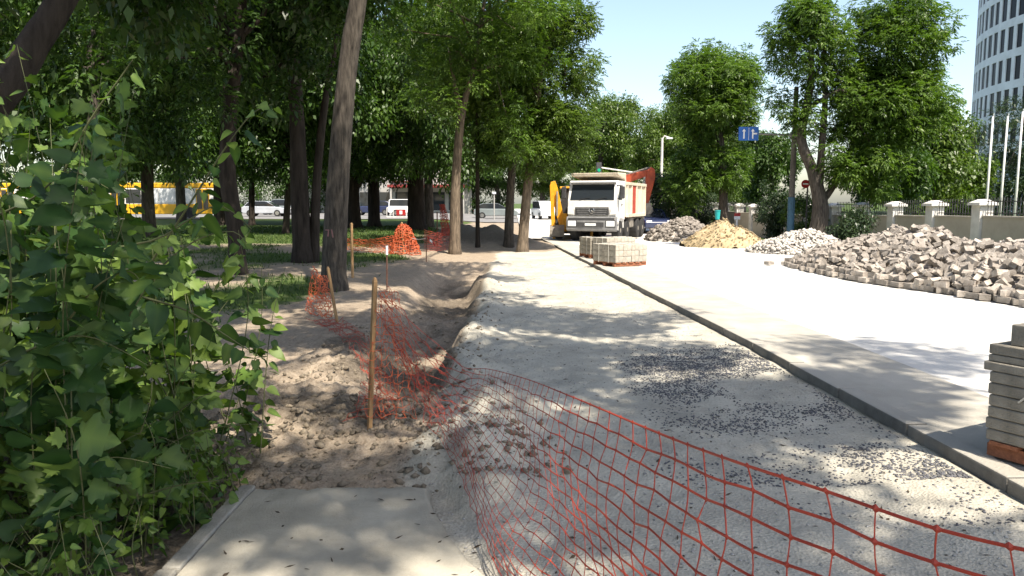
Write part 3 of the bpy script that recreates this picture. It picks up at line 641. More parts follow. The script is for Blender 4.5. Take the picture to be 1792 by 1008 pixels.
for lab, x, y, rz, s in [('yellowish tree peeping out beyond the round-headed tree', 18.5, 84, 1.0, (.9, 1.0)), ('dark tree behind the red excavator arm', 13.6, 70, 2.2, (.75, .78)),
                         ('tree above the yellow digger arm far down the road', 3.6, 92, 3.0, (.95, .85)), ('leafy tree closing the end of the road', 13.5, 120, 4.1, (1.5, 1.05)), ('leafy tree at the road end behind the street lamp', 24, 104, .3, (1.2, 1.0)),
                         ('low leafy tree behind the wall beyond the sand heap', 18.0, 60, 5.0, (.6, .55))]:
    clone_tree(far, lab, (x, y, -.1), rz, s)
def mk_back(name, label, px, d, r, zc, h, leaf, kind, size, n, seed, cr=.6, base_z=0.0, asp=.5, extra=()):
    x = (px - 896) / F * d
    p = Vector((x, d, base_z))
    return tree(name, label, 'tree', [p, p + Vector((0, 0, zc * .5)), p + Vector((.1, 0, zc)), p + Vector((.1, 0, zc + h * .7))], [.22, .18, .13, .04], [(x, d, zc, r, r, h, 40, cr)] + list(extra), n, size, leaf, kind, seed, 'bark', 'garden trees behind the wall', asp=asp, nlimb=10)
mk_back('garden_tree', 'yellowish broad-leaved tree behind the wall beside the double-headed tree', 1625, 37, 1.55, 4.3, 1.9, 'leaf_c', 'simple', .2, 16000, 271, .5, extra=[(19.0, 36, 2.4, 2.0, 1.6, 1.3, 22, .5)])
mk_back('garden_conifer', 'thin-topped dark conifer behind the wall left of the flagpoles', 1690, 44, 1.1, 3.6, 2.4, 'leaf_d', 'needle', .16, 15000, 272, .4, asp=.2, extra=[(25.6, 44, 2.0, 1.9, 1.7, 1.5, 22, .5)])
mk_back('garden_conifer', 'dark conifer at the right edge behind the flagpoles', 1790, 40, 1.9, 4.2, 3.0, 'leaf_d', 'needle', .2, 18000, 273, .6, asp=.22, extra=[(26, 40, 2.0, 2.2, 1.7, 1.5, 22, .5)])
mk_back('garden_tree', 'dark leafy tree behind the wall between sign pole and round-headed tree', 1345, 52, 1.7, 3.8, 3.0, 'leaf_b', 'simple', .2, 14000, 274, .5)
mk_back('garden_tree', 'bright leafy tree over the wall pillars left of the flagpoles', 1560, 33.5, 1.5, 2.8, 1.4, 'leaf_b', 'simple', .18, 14000, 275, .45)
mk_back('garden_tree', 'leafy tree behind the wall at the foot of the office building', 1660, 40, 1.9, 2.6, 1.8, 'leaf_c', 'simple', .18, 14000, 276, .5)
def bush(label, px, d, r, h, leaf, kind, size, n, seed, z=None):
    x = (px - 896) / F * d; z = rz_(x, d) if z is None else z
    t = thing('evergreen_bush', label, 'bush', (x, d, z))
    cl = ell_clumps(seed, [(0, 0, h * .52, r, r, h * .5, 26, r * .33)])
    link('foliage', foliage(seed, cl, n, size, kind, .4), M[leaf], t)
    mb = MB()
    for k in range(7):
        c = cl[k * 3]; mb.tube([(0.05 * k - .15, 0, -.05), (c[0] * .5, c[1] * .5, c[2] * .55), tuple(c[:3])], [.025, .018, .008], 5)
    mb.build('stem', M['bark'], t)
for lab, px_, d_, r_, h_ in [('tall dense hedge across the street behind the silver car', 470, 97, 3.6, 5.5), ('tall dense hedge across the street behind the bus', 300, 96, 4.5, 5.5), ('tall dense hedge across the street left of the grey building', 540, 99, 3.2, 6), ('tall dense hedge at the left edge behind the hidden bus', 120, 95, 5, 5.5), ('tall dense hedge across the street leftmost of all', -20, 96, 5, 6), ('dark hedge right of the shop, beyond the lamp post', 850, 98, 3.4, 4.6)]:
    bush(lab, px_, d_, r_, h_, 'leaf_a', 'simple', .34, 4500, 290 + int(px_), .1)
bush('dark upright evergreen bush left of the sign pole', 1350, 36, .72, 2.9, 'leaf_d', 'simple', .12, 9000, 281)
bush('dark low bush between the rubble heap and the wall', 1490, 26.5, .6, 1.35, 'leaf_d', 'simple', .11, 5000, 282)
bush('green bush in front of the wall beside the forked tree', 1400, 33, .8, 2.0, 'leaf_c', 'simple', .14, 4000, 283)
bush('dark bush at the foot of the trees behind the red excavator', 1165, 47, 1.5, 3.2, 'leaf_d', 'simple', .16, 9000, 284)
bush('dark hedge bush beside the far stone heap', 1215, 49, 1.4, 2.6, 'leaf_d', 'simple', .16, 8000, 285)

# grass of the park
r = np.random.default_rng(300); n = 48000
x = r.uniform(-22, -2.4, n); y = 8.5 + 40 * r.uniform(0, 1, n) ** 1.6
mk_ = ground_mask(x, y)[:, 1] + r.normal(0, .12, n); ok = (mk_ > .5) & (x > -.66 * y - 1); x, y = x[ok], y[ok]; n = len(x); z = ground_z(x, y)
a = r.uniform(0, 6.28, n); h = r.uniform(.04, .13, n); w = .006 + .0006 * y
b = np.stack([x, y, z - .01], 1); s = np.stack([np.cos(a), np.sin(a), 0 * a], 1) * w[:, None]; tip = b + np.stack([r.normal(0, .035, n), r.normal(0, .035, n), h], 1)
tag(link('grass', np_mesh('grass', np.stack([b - s, b + s, tip], 1).reshape(-1, 3), np.arange(n * 3).reshape(n, 3), attr=np.repeat(np.clip(r.normal(.5, .2, n), 0, 1), 3)), M['grass']), 'patchy grass under the park trees', 'grass', kind='stuff')

# ------------------------------------------------------------------ foreground bush with large leaves
def leaf_shape(outline, fold=.12, curl=.15):
    """outline: right half from base to tip (x, y), y along the leaf; unit length"""
    vs = []; half = outline; ny = len(half)
    def zc(x, y): return fold * abs(x) - curl * y * y + .03 * math.sin(7 * y + 5 * x)
    for sgn in (1, -1):
        for (xx, yv) in half: vs.append((sgn * xx, yv, zc(xx, yv)))
    mids = [(0, yv, zc(0, yv)) for yv in (.02, .3, .62, 1.0)]
    vs += mids; m0 = 2 * ny; fs = []
    def nearest(yv): return m0 + min(range(4), key=lambda k: abs((.02, .3, .62, 1.0)[k] - yv))
    for s in (0, 1):
        o = s * ny; pm = m0
        for i in range(ny - 1):
            cm = nearest(half[i + 1][1]) if half[i + 1][1] >= 0 else m0
            cm = max(cm, pm)
            f1 = (o + i, o + i + 1, pm); fs.append(f1 if s == 0 else f1[::-1])
            while pm < cm:
                f2 = (o + i + 1, pm + 1, pm); fs.append(f2 if s == 0 else f2[::-1]); pm += 1
    return np.array(vs), fs
maple = [(.03, .0), (.20, -.08), (.34, -.02), (.30, .10), (.52, .20), (.60, .36), (.42, .40), (.34, .48), (.36, .68), (.24, .66), (.12, .86), (.0, 1.0)]
ovate = [(.02, .0), (.20, -.01), (.31, .10), (.345, .26), (.29, .48), (.18, .70), (.07, .88), (.0, 1.0)]
LV = [leaf_shape(maple), leaf_shape(ovate), leaf_shape(ovate, .3, .3), leaf_shape(maple, .3, .05), leaf_shape(ovate, .05, .35)]
bush_t = thing('leafy_bush', 'large leafy green bush with broad leaves beside the concrete walkway', 'bush', (-2.6, 3.9, -.05))
BO = Vector((-2.6, 3.9, -.05))
rs = random.Random(55); leaves = []; stem_mb = MB()
def add_stem(pts, rad, l0, l1, step, size, kinds, facing=.55):
    P = [Vector(p) for p in pts]; q = []
    N = 26
    for k in range(N + 1):
        t = k / N * (len(P) - 1); i = min(int(t), len(P) - 2); u = t - i
        a, b, c, d = P[max(i - 1, 0)], P[i], P[i + 1], P[min(i + 2, len(P) - 1)]
        q.append(0.5 * ((2 * b) + (c - a) * u + (2 * a - 5 * b + 4 * c - d) * u * u + (3 * b - a - 3 * c + d) * u ** 3))
    stem_mb.tube([x - BO for x in q[::2]], [rad * (1 - .75 * k / 13) for k in range(len(q[::2]))], 5)
    L = sum((q[k + 1] - q[k]).length for k in range(N)); s = l0 * L; side = 1
    while s < l1 * L:
        acc = 0; k = 0
        while k < N - 1 and acc + (q[k + 1] - q[k]).length < s: acc += (q[k + 1] - q[k]).length; k += 1
        p = q[k].lerp(q[k + 1], min(1, (s - acc) / max(1e-4, (q[k + 1] - q[k]).length))); d = (q[k + 1] - q[k]).normalized()
        lat = d.cross(Vector((0, 0, 1)));
        if lat.length < .2: lat = Vector((rs.uniform(-1, 1), rs.uniform(-1, 1), 0))
        lat.normalize()
        for sd in ((1, -1) if rs.random() < .75 else (side,)):
            dr = (lat * sd * rs.uniform(.5, 1.1) + d * rs.uniform(.2, .7) + Vector((rs.uniform(-.5, .5), rs.uniform(-.5, .5), rs.uniform(-1.1, .05)))).normalized()
            nn = (Vector((.25, -.5, .75)) * facing * .8 + Vector((rs.gauss(0, .55), rs.gauss(0, .55), rs.gauss(0, .42) + .25))).normalized()
            sz = size * rs.uniform(.6, 1.25) * (1 if s < .8 * L else .65)
            leaves.append((p + dr * .03, dr, nn, sz, rs.choice(kinds)))
        side = -side; s += step * rs.uniform(.7, 1.3)
G_K, O_K = [0, 3, 0, 3, 1], [1, 2, 4]
def low_tip(tip):      # the bush is lower on the side of the bus and the path
    for _ in range(30):
        px, py, _d = project(np.array(tip)[None])
        if px[0] > 265 and py[0] < 395: tip.z -= .06
        else: break
    return tip
for k in range(230):
    bx, by = rs.uniform(-4.3, -1.62), rs.uniform(2.75, 5.2)
    tip = Vector((bx + rs.uniform(-.5, .45), by + rs.uniform(-.7, .4), rs.uniform(.35, 2.42) * (1 - .2 * max(0, bx + 2.5))))
    if tip.x > -1.45: tip.x = -1.45
    if tip.x > -.30 * tip.y - .15 and tip.z > 1.7: tip.z = 1.6
    tip = low_tip(tip)
    b = Vector((bx, by, -.08)); m = b.lerp(tip, .55) + Vector((rs.uniform(-.15, .15), rs.uniform(-.15, .15), .12))
    low = rs.random() < .5
    add_stem([b, m, tip], .0045, .06 if tip.z < 1.2 else .25, 1.0, .078, *((rs.uniform(.12, .18), G_K) if rs.random() < .65 else (rs.uniform(.08, .13), O_K)))
for k in range(75):
    bx, by = rs.uniform(-4.4, -2.3), rs.uniform(3.2, 5.2)
    tip = Vector((bx + rs.uniform(-.4, .3), by + rs.uniform(-.6, .3), rs.uniform(1.4, 2.5))); tip = low_tip(tip); b = Vector((bx, by, -.08))
    add_stem([b, b.lerp(tip, .55) + Vector((rs.uniform(-.15, .15), 0, .1)), tip], .005, .3, 1.0, .08, rs.uniform(.10, .16), G_K)
# arching shoots seen against the park and the walkway
def shoot(pix, d0, d1, rad, size, kinds, l0=.1, step=.075, facing=.5):
    n = len(pix); add_stem([at(px, py, d0 + (d1 - d0) * i / (n - 1)) for i, (px, py) in enumerate(pix)], rad, l0, 1.0, step, size, kinds, facing)
shoot([(250, 480), (330, 360), (390, 265), (440, 200), (478, 182)], 3.6, 3.3, .006, .085, O_K, .25)
shoot([(60, 420), (140, 240), (215, 130), (232, 105)], 3.7, 3.5, .007, .10, O_K, .1)
shoot([(160, 440), (270, 420), (330, 385), (385, 360), (440, 400)], 3.4, 3.4, .006, .11, O_K, .1)
shoot([(0, 375), (60, 345), (120, 300), (190, 330)], 3.2, 3.0, .006, .11, O_K, .0)
shoot([(250, 520), (330, 545), (400, 590), (455, 625)], 3.4, 3.3, .006, .125, O_K, .1)
shoot([(220, 560), (280, 470), (345, 420), (405, 405), (432, 425)], 3.5, 3.6, .006, .10, O_K, .1)
shoot([(260, 800), (330, 760), (400, 745), (452, 742)], 3.7, 3.8, .004, .06, O_K, .1, .05)
shoot([(290, 740), (340, 700), (385, 680), (428, 640)], 3.9, 4.1, .004, .055, O_K, .15, .05)
shoot([(240, 870), (310, 850), (370, 842), (432, 836)], 3.4, 3.45, .004, .075, O_K, .1, .055)
shoot([(120, 560), (170, 500), (225, 475), (250, 500)], 3.0, 2.9, .005, .15, [0, 3], .3, .09)
shoot([(30, 800), (120, 820), (200, 800), (300, 820)], 3.1, 3.0, .005, .12, [0, 3, 1], .0, .08)
shoot([(0, 640), (80, 600), (160, 590), (260, 640)], 3.0, 2.95, .005, .14, [0, 3], .0, .08)
shoot([(10, 950), (90, 900), (150, 905), (170, 915)], 3.0, 2.9, .004, .09, O_K, .0, .07)
for k in range(190):
    bx = rs.uniform(-2.7, -1.53); by = rs.uniform(2.7, 4.4)
    add_stem([(bx, by, -.06), (bx + rs.uniform(-.08, .08), by - .05, .12), (bx + rs.uniform(-.12, .1), by + rs.uniform(-.15, .1), rs.uniform(.2, .45))], .004, .2, 1, .05, .055, O_K, .4)
stem_mb.build('stem', M['stem'], bush_t, smooth=True)
def leaf_matrix(p, dr, nn, sz):
    yv = dr; zv = (nn - dr * nn.dot(dr)).normalized(); xv = yv.cross(zv) * rs.uniform(.75, 1.15); zv = zv * rs.uniform(.4, 1.9)
    return Matrix(((xv.x * sz, yv.x * sz, zv.x * sz, p.x - BO.x), (xv.y * sz, yv.y * sz, zv.y * sz, p.y - BO.y), (xv.z * sz, yv.z * sz, zv.z * sz, p.z - BO.z), (0, 0, 0, 1)))
cent = np.array([tuple(l[0] + l[1] * l[3] * .5) for l in leaves]); px, py, dep = project(cent)
inside = (px > -20) & (px < 1812) & (py > -20) & (py < 1028)
bins = {}
for k in np.argsort(dep):
    if not inside[k]: continue
    key = (int(px[k] // 21), int(py[k] // 21))
    if key not in bins: bins[key] = k
front = sorted(bins.values(), key=lambda k: -leaves[k][3] / dep[k])[:300]; front_s = set(int(k) for k in front)
lm = []
for vs, fs in LV:
    me = bpy.data.meshes.new('leaf'); me.from_pydata([tuple(v) for v in vs], [], fs); me.update()
    at_ = me.attributes.new('v', 'FLOAT', 'POINT'); at_.data.foreach_set('value', np.r_[np.full(len(vs) - 4, .14), np.full(4, .36)].astype(np.float32)); me.materials.append(M['leaf_s'])
    me.polygons.foreach_set('use_smooth', np.ones(len(me.polygons), bool)); lm.append(me)
rv, rf, ra = [], [], []
for k, (p, dr, nn, sz, kd) in enumerate(leaves):
    mtx = leaf_matrix(p, dr, nn, sz)
    if k in front_s:
        o = link('leaf', lm[kd], None, bush_t); o.matrix_local = mtx
    elif rs.random() < .68:
        vs, fs = LV[kd]; A3 = np.array(mtx)[:3]; nv = sum(len(a) for a in rv)
        rv.append(vs @ A3[:, :3].T + A3[:, 3]); rf += [tuple(i + nv for i in f) for f in fs]; cv_ = float(np.clip(rs.gauss(.34, .2), 0, .85)); ra.append(np.r_[np.full(len(vs) - 4, cv_), np.full(4, cv_ + .2)])
me = bpy.data.meshes.new('foliage'); me.from_pydata([tuple(v) for v in np.concatenate(rv)], [], rf); me.update()
at_ = me.attributes.new('v', 'FLOAT', 'POINT'); at_.data.foreach_set('value', np.concatenate(ra).astype(np.float32))
me.polygons.foreach_set('use_smooth', np.ones(len(me.polygons), bool))
tag(link('foliage', me, M['leaf_s'], bush_t), kind='stuff')

# ------------------------------------------------------------------ orange barrier nets and their stakes
def net_mesh(grid, rh=.003, rv=.002, knob=.006, thin=0.0):
    """grid: (nu, nv, 3); strands along u are the thick ones"""
    g = np.asarray(grid); nu, nv = g.shape[:2]; V, Fc = [], []; off = 0
    def strands(lines, rad, wt=None):
        nonlocal off
        if wt is not None: rad = rad * wt
        d = np.gradient(lines, axis=1); d = unit(d); a = unit(np.cross(d, np.array([.31, .17, .93]))); b = np.cross(d, a)
        ring = np.stack([lines + rad * a, lines + rad * b, lines - rad * a, lines - rad * b], 2)
        m, q = lines.shape[:2]; idx = off + np.arange(m * q * 4).reshape(m, q, 4)
        for k in range(4):
            Fc.append(np.stack([idx[:, :-1, k], idx[:, :-1, (k + 1) % 4], idx[:, 1:, (k + 1) % 4], idx[:, 1:, k]], -1).reshape(-1, 4))
        V.append(ring.reshape(-1, 3)); off += m * q * 4
    def fine(a):
        # smooth subdivision along axis 1
        p = np.concatenate([2 * a[:, :1] - a[:, 1:2], a, 2 * a[:, -1:] - a[:, -2:-1]], 1); out = []
        for i in range(a.shape[1] - 1):
            for t in (0, .5):
                p0, p1, p2, p3 = p[:, i], p[:, i + 1], p[:, i + 2], p[:, i + 3]
                out.append(.5 * (2 * p1 + (p2 - p0) * t + (2 * p0 - 5 * p1 + 4 * p2 - p3) * t * t + (3 * p1 - p0 - 3 * p2 + p3) * t ** 3))
        out.append(a[:, -1]); return np.stack(out, 1)
    wu = 1 - thin * sstep(.30, .60, np.linspace(0, 1, nu)); strands(fine(g.transpose(1, 0, 2)), rh, np.interp(np.linspace(0, 1, 2 * nu - 1), np.linspace(0, 1, nu), wu)[None, :, None]); strands(fine(g), rv, wu[:, None, None])
    if knob:
        c = g.reshape(-1, 3); n = len(c); du = unit(np.gradient(g, axis=0)).reshape(-1, 3); dv = unit(np.gradient(g, axis=1)).reshape(-1, 3); nn = unit(np.cross(du, dv))
        knob = knob * np.repeat(wu, nv)[:, None]; o = np.stack([c + du * knob * 1.5, c + dv * knob * 1.2, c - du * knob * 1.5, c - dv * knob * 1.2, c + nn * knob * .7, c - nn * knob * .7], 1)
        idx = off + np.arange(n * 6).reshape(n, 6)
        for a, b in ((0, 1), (1, 2), (2, 3), (3, 0)):
            for e in (4, 5):
                t = idx[:, [a, b, e, e]]; Fc.append(t)
        V.append(o.reshape(-1, 3))
    V = np.concatenate(V); Fc = np.concatenate(Fc); me = bpy.data.meshes.new('net')
    me.from_pydata(V.tolist(), [], [tuple(f) if f[2] != f[3] else tuple(f[:3]) for f in Fc.tolist()]); me.update(); return me
def curve_pts(pts, n):
    P = np.array([tuple(p) for p in pts], float); d = np.r_[0, np.cumsum(np.linalg.norm(np.diff(P, axis=0), axis=1))]
    # smooth by dense Catmull-Rom then resample by arc length
    q = np.concatenate([2 * P[:1] - P[1:2], P, 2 * P[-1:] - P[-2:-1]]); out = []
    for i in range(len(P) - 1):
        for t in np.linspace(0, 1, 12, endpoint=False):
            p0, p1, p2, p3 = q[i:i + 4]; out.append(.5 * (2 * p1 + (p2 - p0) * t + (2 * p0 - 5 * p1 + 4 * p2 - p3) * t * t + (3 * p1 - p0 - 3 * p2 + p3) * t ** 3))
    out.append(P[-1]); Q = np.array(out); s = np.r_[0, np.cumsum(np.linalg.norm(np.diff(Q, axis=0), axis=1))]
    return np.stack([np.interp(np.linspace(0, s[-1], n), s, Q[:, k]) for k in range(3)], 1)
top = [(1.25, .62, 1.14), at(1792, 962, 1.12), at(1605, 914, 1.22), at(1450, 861, 1.36), at(1281, 806, 1.60), at(1150, 757, 2.05), at(1000, 694, 2.85), at(920, 663, 3.7), at(855, 646, 4.7), at(810, 642, 5.1), at(770, 606, 5.15), at(738, 580, 5.2), at(700, 545, 5.3), at(664, 505, 5.36)]
bot = [(1.15, .55, .10), (.95, .85, .08), (.80, 1.02, .06), (.66, 1.22, .05), (.52, 1.5, .05), (.38, 1.9, .05), (.22, 2.35, .04), (.08, 2.75, .045), on(880, 1010, .05), on(852, 955, .06), on(826, 890, .08), on(798, 818, .12), at(750, 735, 5.0), at(695, 620, 5.3)]
NU, NV = 58, 20
Tn, Bn = curve_pts(top, NU), curve_pts(bot, NU); vv = np.linspace(0, 1, NV); rr = np.random.default_rng(5)
g = np.zeros((NU, NV, 3))
for j, t in enumerate(vv):
    p = Tn * (1 - t) + Bn * t
    u = np.linspace(0, 1, NU)
    w = sstep(.25, .62, u) * sstep(1.0, .9, u)
    p[:, 2] -= np.sin(math.pi * t) * (.02 + .10 * w) * (Tn[:, 2] - Bn[:, 2])
    p[:, 0] += .035 * np.sin(7 * t + 9 * u) * np.sin(math.pi * t); p[:, 1] += .03 * np.sin(5 * t + 13 * u + 1) * np.sin(math.pi * t)
    cr = sstep(.80, .88, u)
    p += rr.normal(0, 1, p.shape) * (.004 + .018 * cr[:, None]) * (0 if t in (0,) else 1)
    p[:, 2] = np.maximum(p[:, 2], ground_z(p[:, 0], p[:, 1]) + .012)
    g[:, j] = p
net = tag(link('barrier_net', net_mesh(g, .0031, .0018, .0068, .42), M['net']), 'sagging orange-red plastic barrier net sweeping across the foreground', 'barrier net')
def stake(label, p0, p1, w, m='wood', name='wooden_stake', round_=False):
    mb = MB(); p0, p1 = Vector(p0), Vector(p1); d = p1 - p0; q = d.to_track_quat('Z', 'Y').to_matrix()
    if round_: mb.tube([Vector((0, 0, -.15)), d * .5, d], w / 2, 8)
    else:
        L = d.length; mb.box(q @ Vector((0, 0, L / 2 - .1)), (w, w * .65, L + .2), q @ Matrix.Rotation(.5, 3, 'Z'))
        mb.box(q @ Vector((0, 0, L + .012)), (w, w * .65, .03), q @ Matrix.Rotation(.5, 3, 'Z'), .5)
    return tag(mb.build(name, M[m], None, 0 if round_ else .003, loc=p0), label, 'stake')
P1 = on(647, 757); P1.z = gz(P1.x, P1.y)
stake('tall wooden stake holding the near end of the sagging net', P1, at(656, 492, P1.y), .042)
stake('wooden stake holding the near right end of the net beside the viewer', (1.27, .6, 0), (1.26, .6, 1.2), .045)
# bunched folds hanging from the stake
def folds(p_top, p_bot, width, nfold, amp, nu, nv, seed, dirv=(1, 0, 0)):
    rg = np.random.default_rng(seed); d = np.array(dirv, float); d /= np.linalg.norm(d); side = np.cross(d, [0, 0, 1]); G = np.zeros((nu, nv, 3))
    for i in range(nu):
        u = i / (nu - 1)
        for j in range(nv):
            t = j / (nv - 1); w = width * (.35 + .65 * t)
            c = np.array(p_top) * (1 - t) + np.array(p_bot) * t
            G[i, j] = c + d * (u - .5) * w + side * amp * (.4 + t) * math.sin(u * nfold * 6.28 + 2 * t) + rg.normal(0, .012, 3)
    return G
tp = at(664, 512, P1.y)
tag(link('barrier_net', net_mesh(folds(tp + Vector((.06, 0, 0)), Vector((P1.x + .16, P1.y - .02, P1.z + .10)), .36, 3, .05, 15, 16, 6), .0021, .0012, .0035), M['net_o']), 'bunched folds of orange net hanging on the tall wooden stake', 'barrier net')
s2b = gp(590, 560); s2t = at(574, 470, s2b.y)
stake('short leaning wooden stake in front of the marked leaning trunk', s2b, s2t, .05)
def ground_net(pts, width, nv, seed, lift=.02):
    c = curve_pts(pts, max(6, int(sum((Vector(pts[i + 1]) - Vector(pts[i])).length for i in range(len(pts) - 1)) / .09))); rg = np.random.default_rng(seed)
    d = np.gradient(c, axis=0); d = unit(d); s = unit(np.cross(d, [0, 0, 1])); G = np.zeros((len(c), nv, 3))
    for j in range(nv):
        p = c + s * (j / (nv - 1) - .5) * width + rg.normal(0, .02, c.shape); p[:, 2] = ground_z(p[:, 0], p[:, 1]) + lift + np.abs(rg.normal(0, .03, len(c))); G[:, j] = p
    return G
tag(link('barrier_net', net_mesh(ground_net([P1 + Vector((-.02, .1, 0)), P1.lerp(s2b, .33) + Vector((.25, 0, 0)), P1.lerp(s2b, .66) + Vector((.12, 0, 0)), s2b + Vector((-.25, .1, 0))], .30, 6, 8), .002, .0013, .003), M['net']), 'trampled orange net lying on the dirt between the two wooden stakes', 'barrier net')
# net pulled from the leaning stake round the trunk
ta = at(549, 462, 12.6); tb = Vector((at(535, 548, 11.2).x, 11.2, 0)); tb.z = gz(tb.x, tb.y) + .03
G = np.zeros((16, 16, 3)); rg = np.random.default_rng(9)
for i in range(16):
    for j in range(16):
        u, t = i / 15, j / 15; a_ = Vector(ta).lerp(s2t + Vector((-.02, 0, -.10)), u); b_ = tb.lerp(s2b + Vector((-.05, 0, .08)), u); p = a_.lerp(b_, t); p.z -= .10 * math.sin(u * 3.14) * (1 - t); G[i, j] = np.array(p) + rg.normal(0, .018, 3)
tag(link('barrier_net', net_mesh(G, .0045, .0035, .006), M['net_o']), 'triangle of orange net stretched from the leaning stake to the big trunk', 'barrier net')
# far line of net and stakes
s3 = gp(617, 481); stake('thin wooden stake with dark lower half right of the big trunk', s3, at(615, 392, s3.y), .07)
s4 = gp(677, 500); stake('thin steel rod standing at the left edge of the trench', s4, at(677, 428, s4.y), .03, 'rust', 'steel_rod', True)
MB().tube([at(677, 430, s4.y), at(677, 446, s4.y)], .024, 8).build('rod_sleeve', M['signwhite'], bpy.data.objects[[o.name for o in bpy.data.objects if o.name.startswith('steel_rod')][-1]]).location = -s4
s5 = gp(706, 444, -.1); s5t = at(703, 390, s5.y); stake('pale wooden stake poking out of the orange net heap', s5, s5t, .075)
s6 = gp(746, 458, -.1); stake('thin steel rod carrying the striped tape beside the net heap', s6, at(746, 414, s6.y), .03, 'rust', 'steel_rod', True)
s7 = gp(765, 432, -.15); stake('thin dark stake left of the pale brown trunk', s7, at(765, 372, s7.y), .05, 'rust')
s8 = Vector((*at(322, 712, 4.6).xy, 0)); s8.z = gz(s8.x, s8.y); stake('short orange-brown stake half hidden in the leafy bush', s8, at(322, 636, 4.6), .05)
def curtain(p0t, p1t, p0b, p1b, nu, nv, seed, sag=.05, jit=.012):
    rg = np.random.default_rng(seed); G = np.zeros((nu, nv, 3))
    for i in range(nu):
        for j in range(nv):
            u, t = i / (nu - 1), j / (nv - 1); p = Vector(p0t).lerp(Vector(p1t), u).lerp(Vector(p0b).lerp(Vector(p1b), u), t); p.z -= sag * math.sin(3.1416 * u) * (1 - t); G[i, j] = np.array(p) + rg.normal(0, jit, 3)
    return G
dn = s5.y
tag(link('barrier_net', net_mesh(curtain(at(590, 414, dn + 1), at(690, 412, dn), at(590, 452, dn + 1), at(690, 441, dn), 34, 13, 10, .12), .009, .004, 0), M['net_o']), 'far orange net fence stretched between trunk and net heap', 'barrier net')
# heap draped round the far stake
G = np.zeros((40, 16, 3)); rg = np.random.default_rng(12)
for i in range(40):
    a_ = i / 39 * 6.28 * 1.5
    for j in range(16):
        t = j / 15; rad_ = .06 + .42 * t ** .6 * (1 + .18 * math.sin(3 * a_ + 1) + .1 * math.sin(7 * a_)); G[i, j] = np.array([s5.x + math.cos(a_) * rad_, s5.y + math.sin(a_) * rad_ * .7 - .05, (s5t.z - .06) * (1 - t) + (s5.z + .02) * t]) + rg.normal(0, .02, 3)
tag(link('barrier_net', net_mesh(G, .010, .008, 0), M['net_o']), 'cone-shaped heap of orange net gathered round a pale stake', 'barrier net')
tag(link('barrier_net', net_mesh(curtain(at(742, 402, s6.y + 1), at(790, 404, s7.y + 1), at(742, 440, s6.y + 1), at(790, 436, s7.y + 1), 20, 12, 13, .1), .006, .003, 0), M['net']), 'dim red net hanging beside the pale brown trunk', 'barrier net')
G = np.zeros((22, 22, 3)); q0 = at(774, 358, s7.y + .6); q1 = at(781, 412, s7.y + .6)
for i in range(22):
    a_ = i / 21 * 6.28
    for j in range(22):
        t = j / 21; rad_ = .07 + .11 * t + .04 * math.sin(4 * a_ + 6 * t); c_ = q0.lerp(q1, t); G[i, j] = np.array([c_.x + math.cos(a_) * rad_, c_.y + math.sin(a_) * rad_, c_.z]) + rg.normal(0, .015, 3)
tag(link('barrier_net', net_mesh(G, .008, .005, 0), M['net']), 'twisted upright roll of orange net tied to the pale brown trunk', 'barrier net')
# striped tape
tape = thing('warning_tape', 'red and white striped tape fluttering on a thin rod', 'tape', s6 + Vector((0, 0, 0)))
tt_ = [at(748, 414, s6.y) - s6, at(752, 420, s6.y) - s6, at(757, 424, s6.y) - s6, at(761, 429, s6.y) - s6]
for k in range(3):
    a_, b_ = tt_[k], tt_[k + 1]; mb = MB(); mb.add([a_ + Vector((0, 0, .035)), b_ + Vector((0, 0.01, .035)), b_ + Vector((0, .02, -.035)), a_ + Vector((0, .01, -.035)), a_ + Vector((0, .012, .035)), b_ + Vector((0, 0.022, .035)), b_ + Vector((0, .032, -.035)), a_ + Vector((0, .022, -.035))], [(0, 1, 2, 3), (7, 6, 5, 4), (0, 1, 5, 4), (3, 2, 6, 7)])
    mb.build('tape_band', M['signwhite'] if k % 2 else M['signred'], tape)
mb = MB(); e0, e1 = at(746, 417, s6.y) - s6, at(720, 417, s5.y) - s6; mb.tube([e0, e0.lerp(e1, .5) - Vector((0, 0, .04)), e1], .012, 5); mb.build('tape_line', M['signwhite'], tape)

# ------------------------------------------------------------------ heaps of pavers, rubble, sand
def paver_mesh(kind):
    mb = MB()
    if kind == 0: mb.box((0, 0, 0), (.22, .16, .09))
    elif kind == 1: mb.prism([(-.11, -.08), (-.05, -.08), (-.03, -.055), (.03, -.055), (.05, -.08), (.11, -.08), (.11, .08), (.05, .08), (.03, .055), (-.03, .055), (-.05, .08), (-.11, .08)], 'z', -.045, .045)
    else: mb.box((0, 0, 0), (.20, .13, .10)).add([], [])
    me = mb.mesh('paver'); me.materials.append(M['paver']); return me
PM = [paver_mesh(k) for k in range(3)]
rp = random.Random(77)
def ridge_h(y): return np.interp(y, [8, 9.5, 11, 13, 14.8, 15.7, 16.6, 17.6, 18.8, 20, 21.2, 22.4, 23.0], [.3, .8, .92, .98, .93, .70, .88, 1.06, .98, .72, .42, .14, 0])
def pile_h(x, y):
    hr = ridge_h(y); xc = 9.35; wf = np.where(x < xc, 2.0, 1.7)
    front = np.interp(y, [8, 11.5, 13.3, 15.2, 18, 20, 22.5], [7.9, 7.55, 7.3, 7.0, 6.95, 7.2, 8.6])
    wf = np.where(x < xc, xc - front, 1.6)
    t = np.clip(1 - np.abs(x - xc) / wf, 0, 1)
    return hr * np.sqrt(np.clip(t, 0, 1)) * (.85 + .18 * vnoise(x * 1.5, y * 1.5, 401))
pile = thing('paver_heap', 'long heap of torn-up pinkish pavers piled on the road edge', 'paver heap', (9.3, 16, road_z(16)))
PO = Vector((9.3, 16, road_z(16))); placed = []
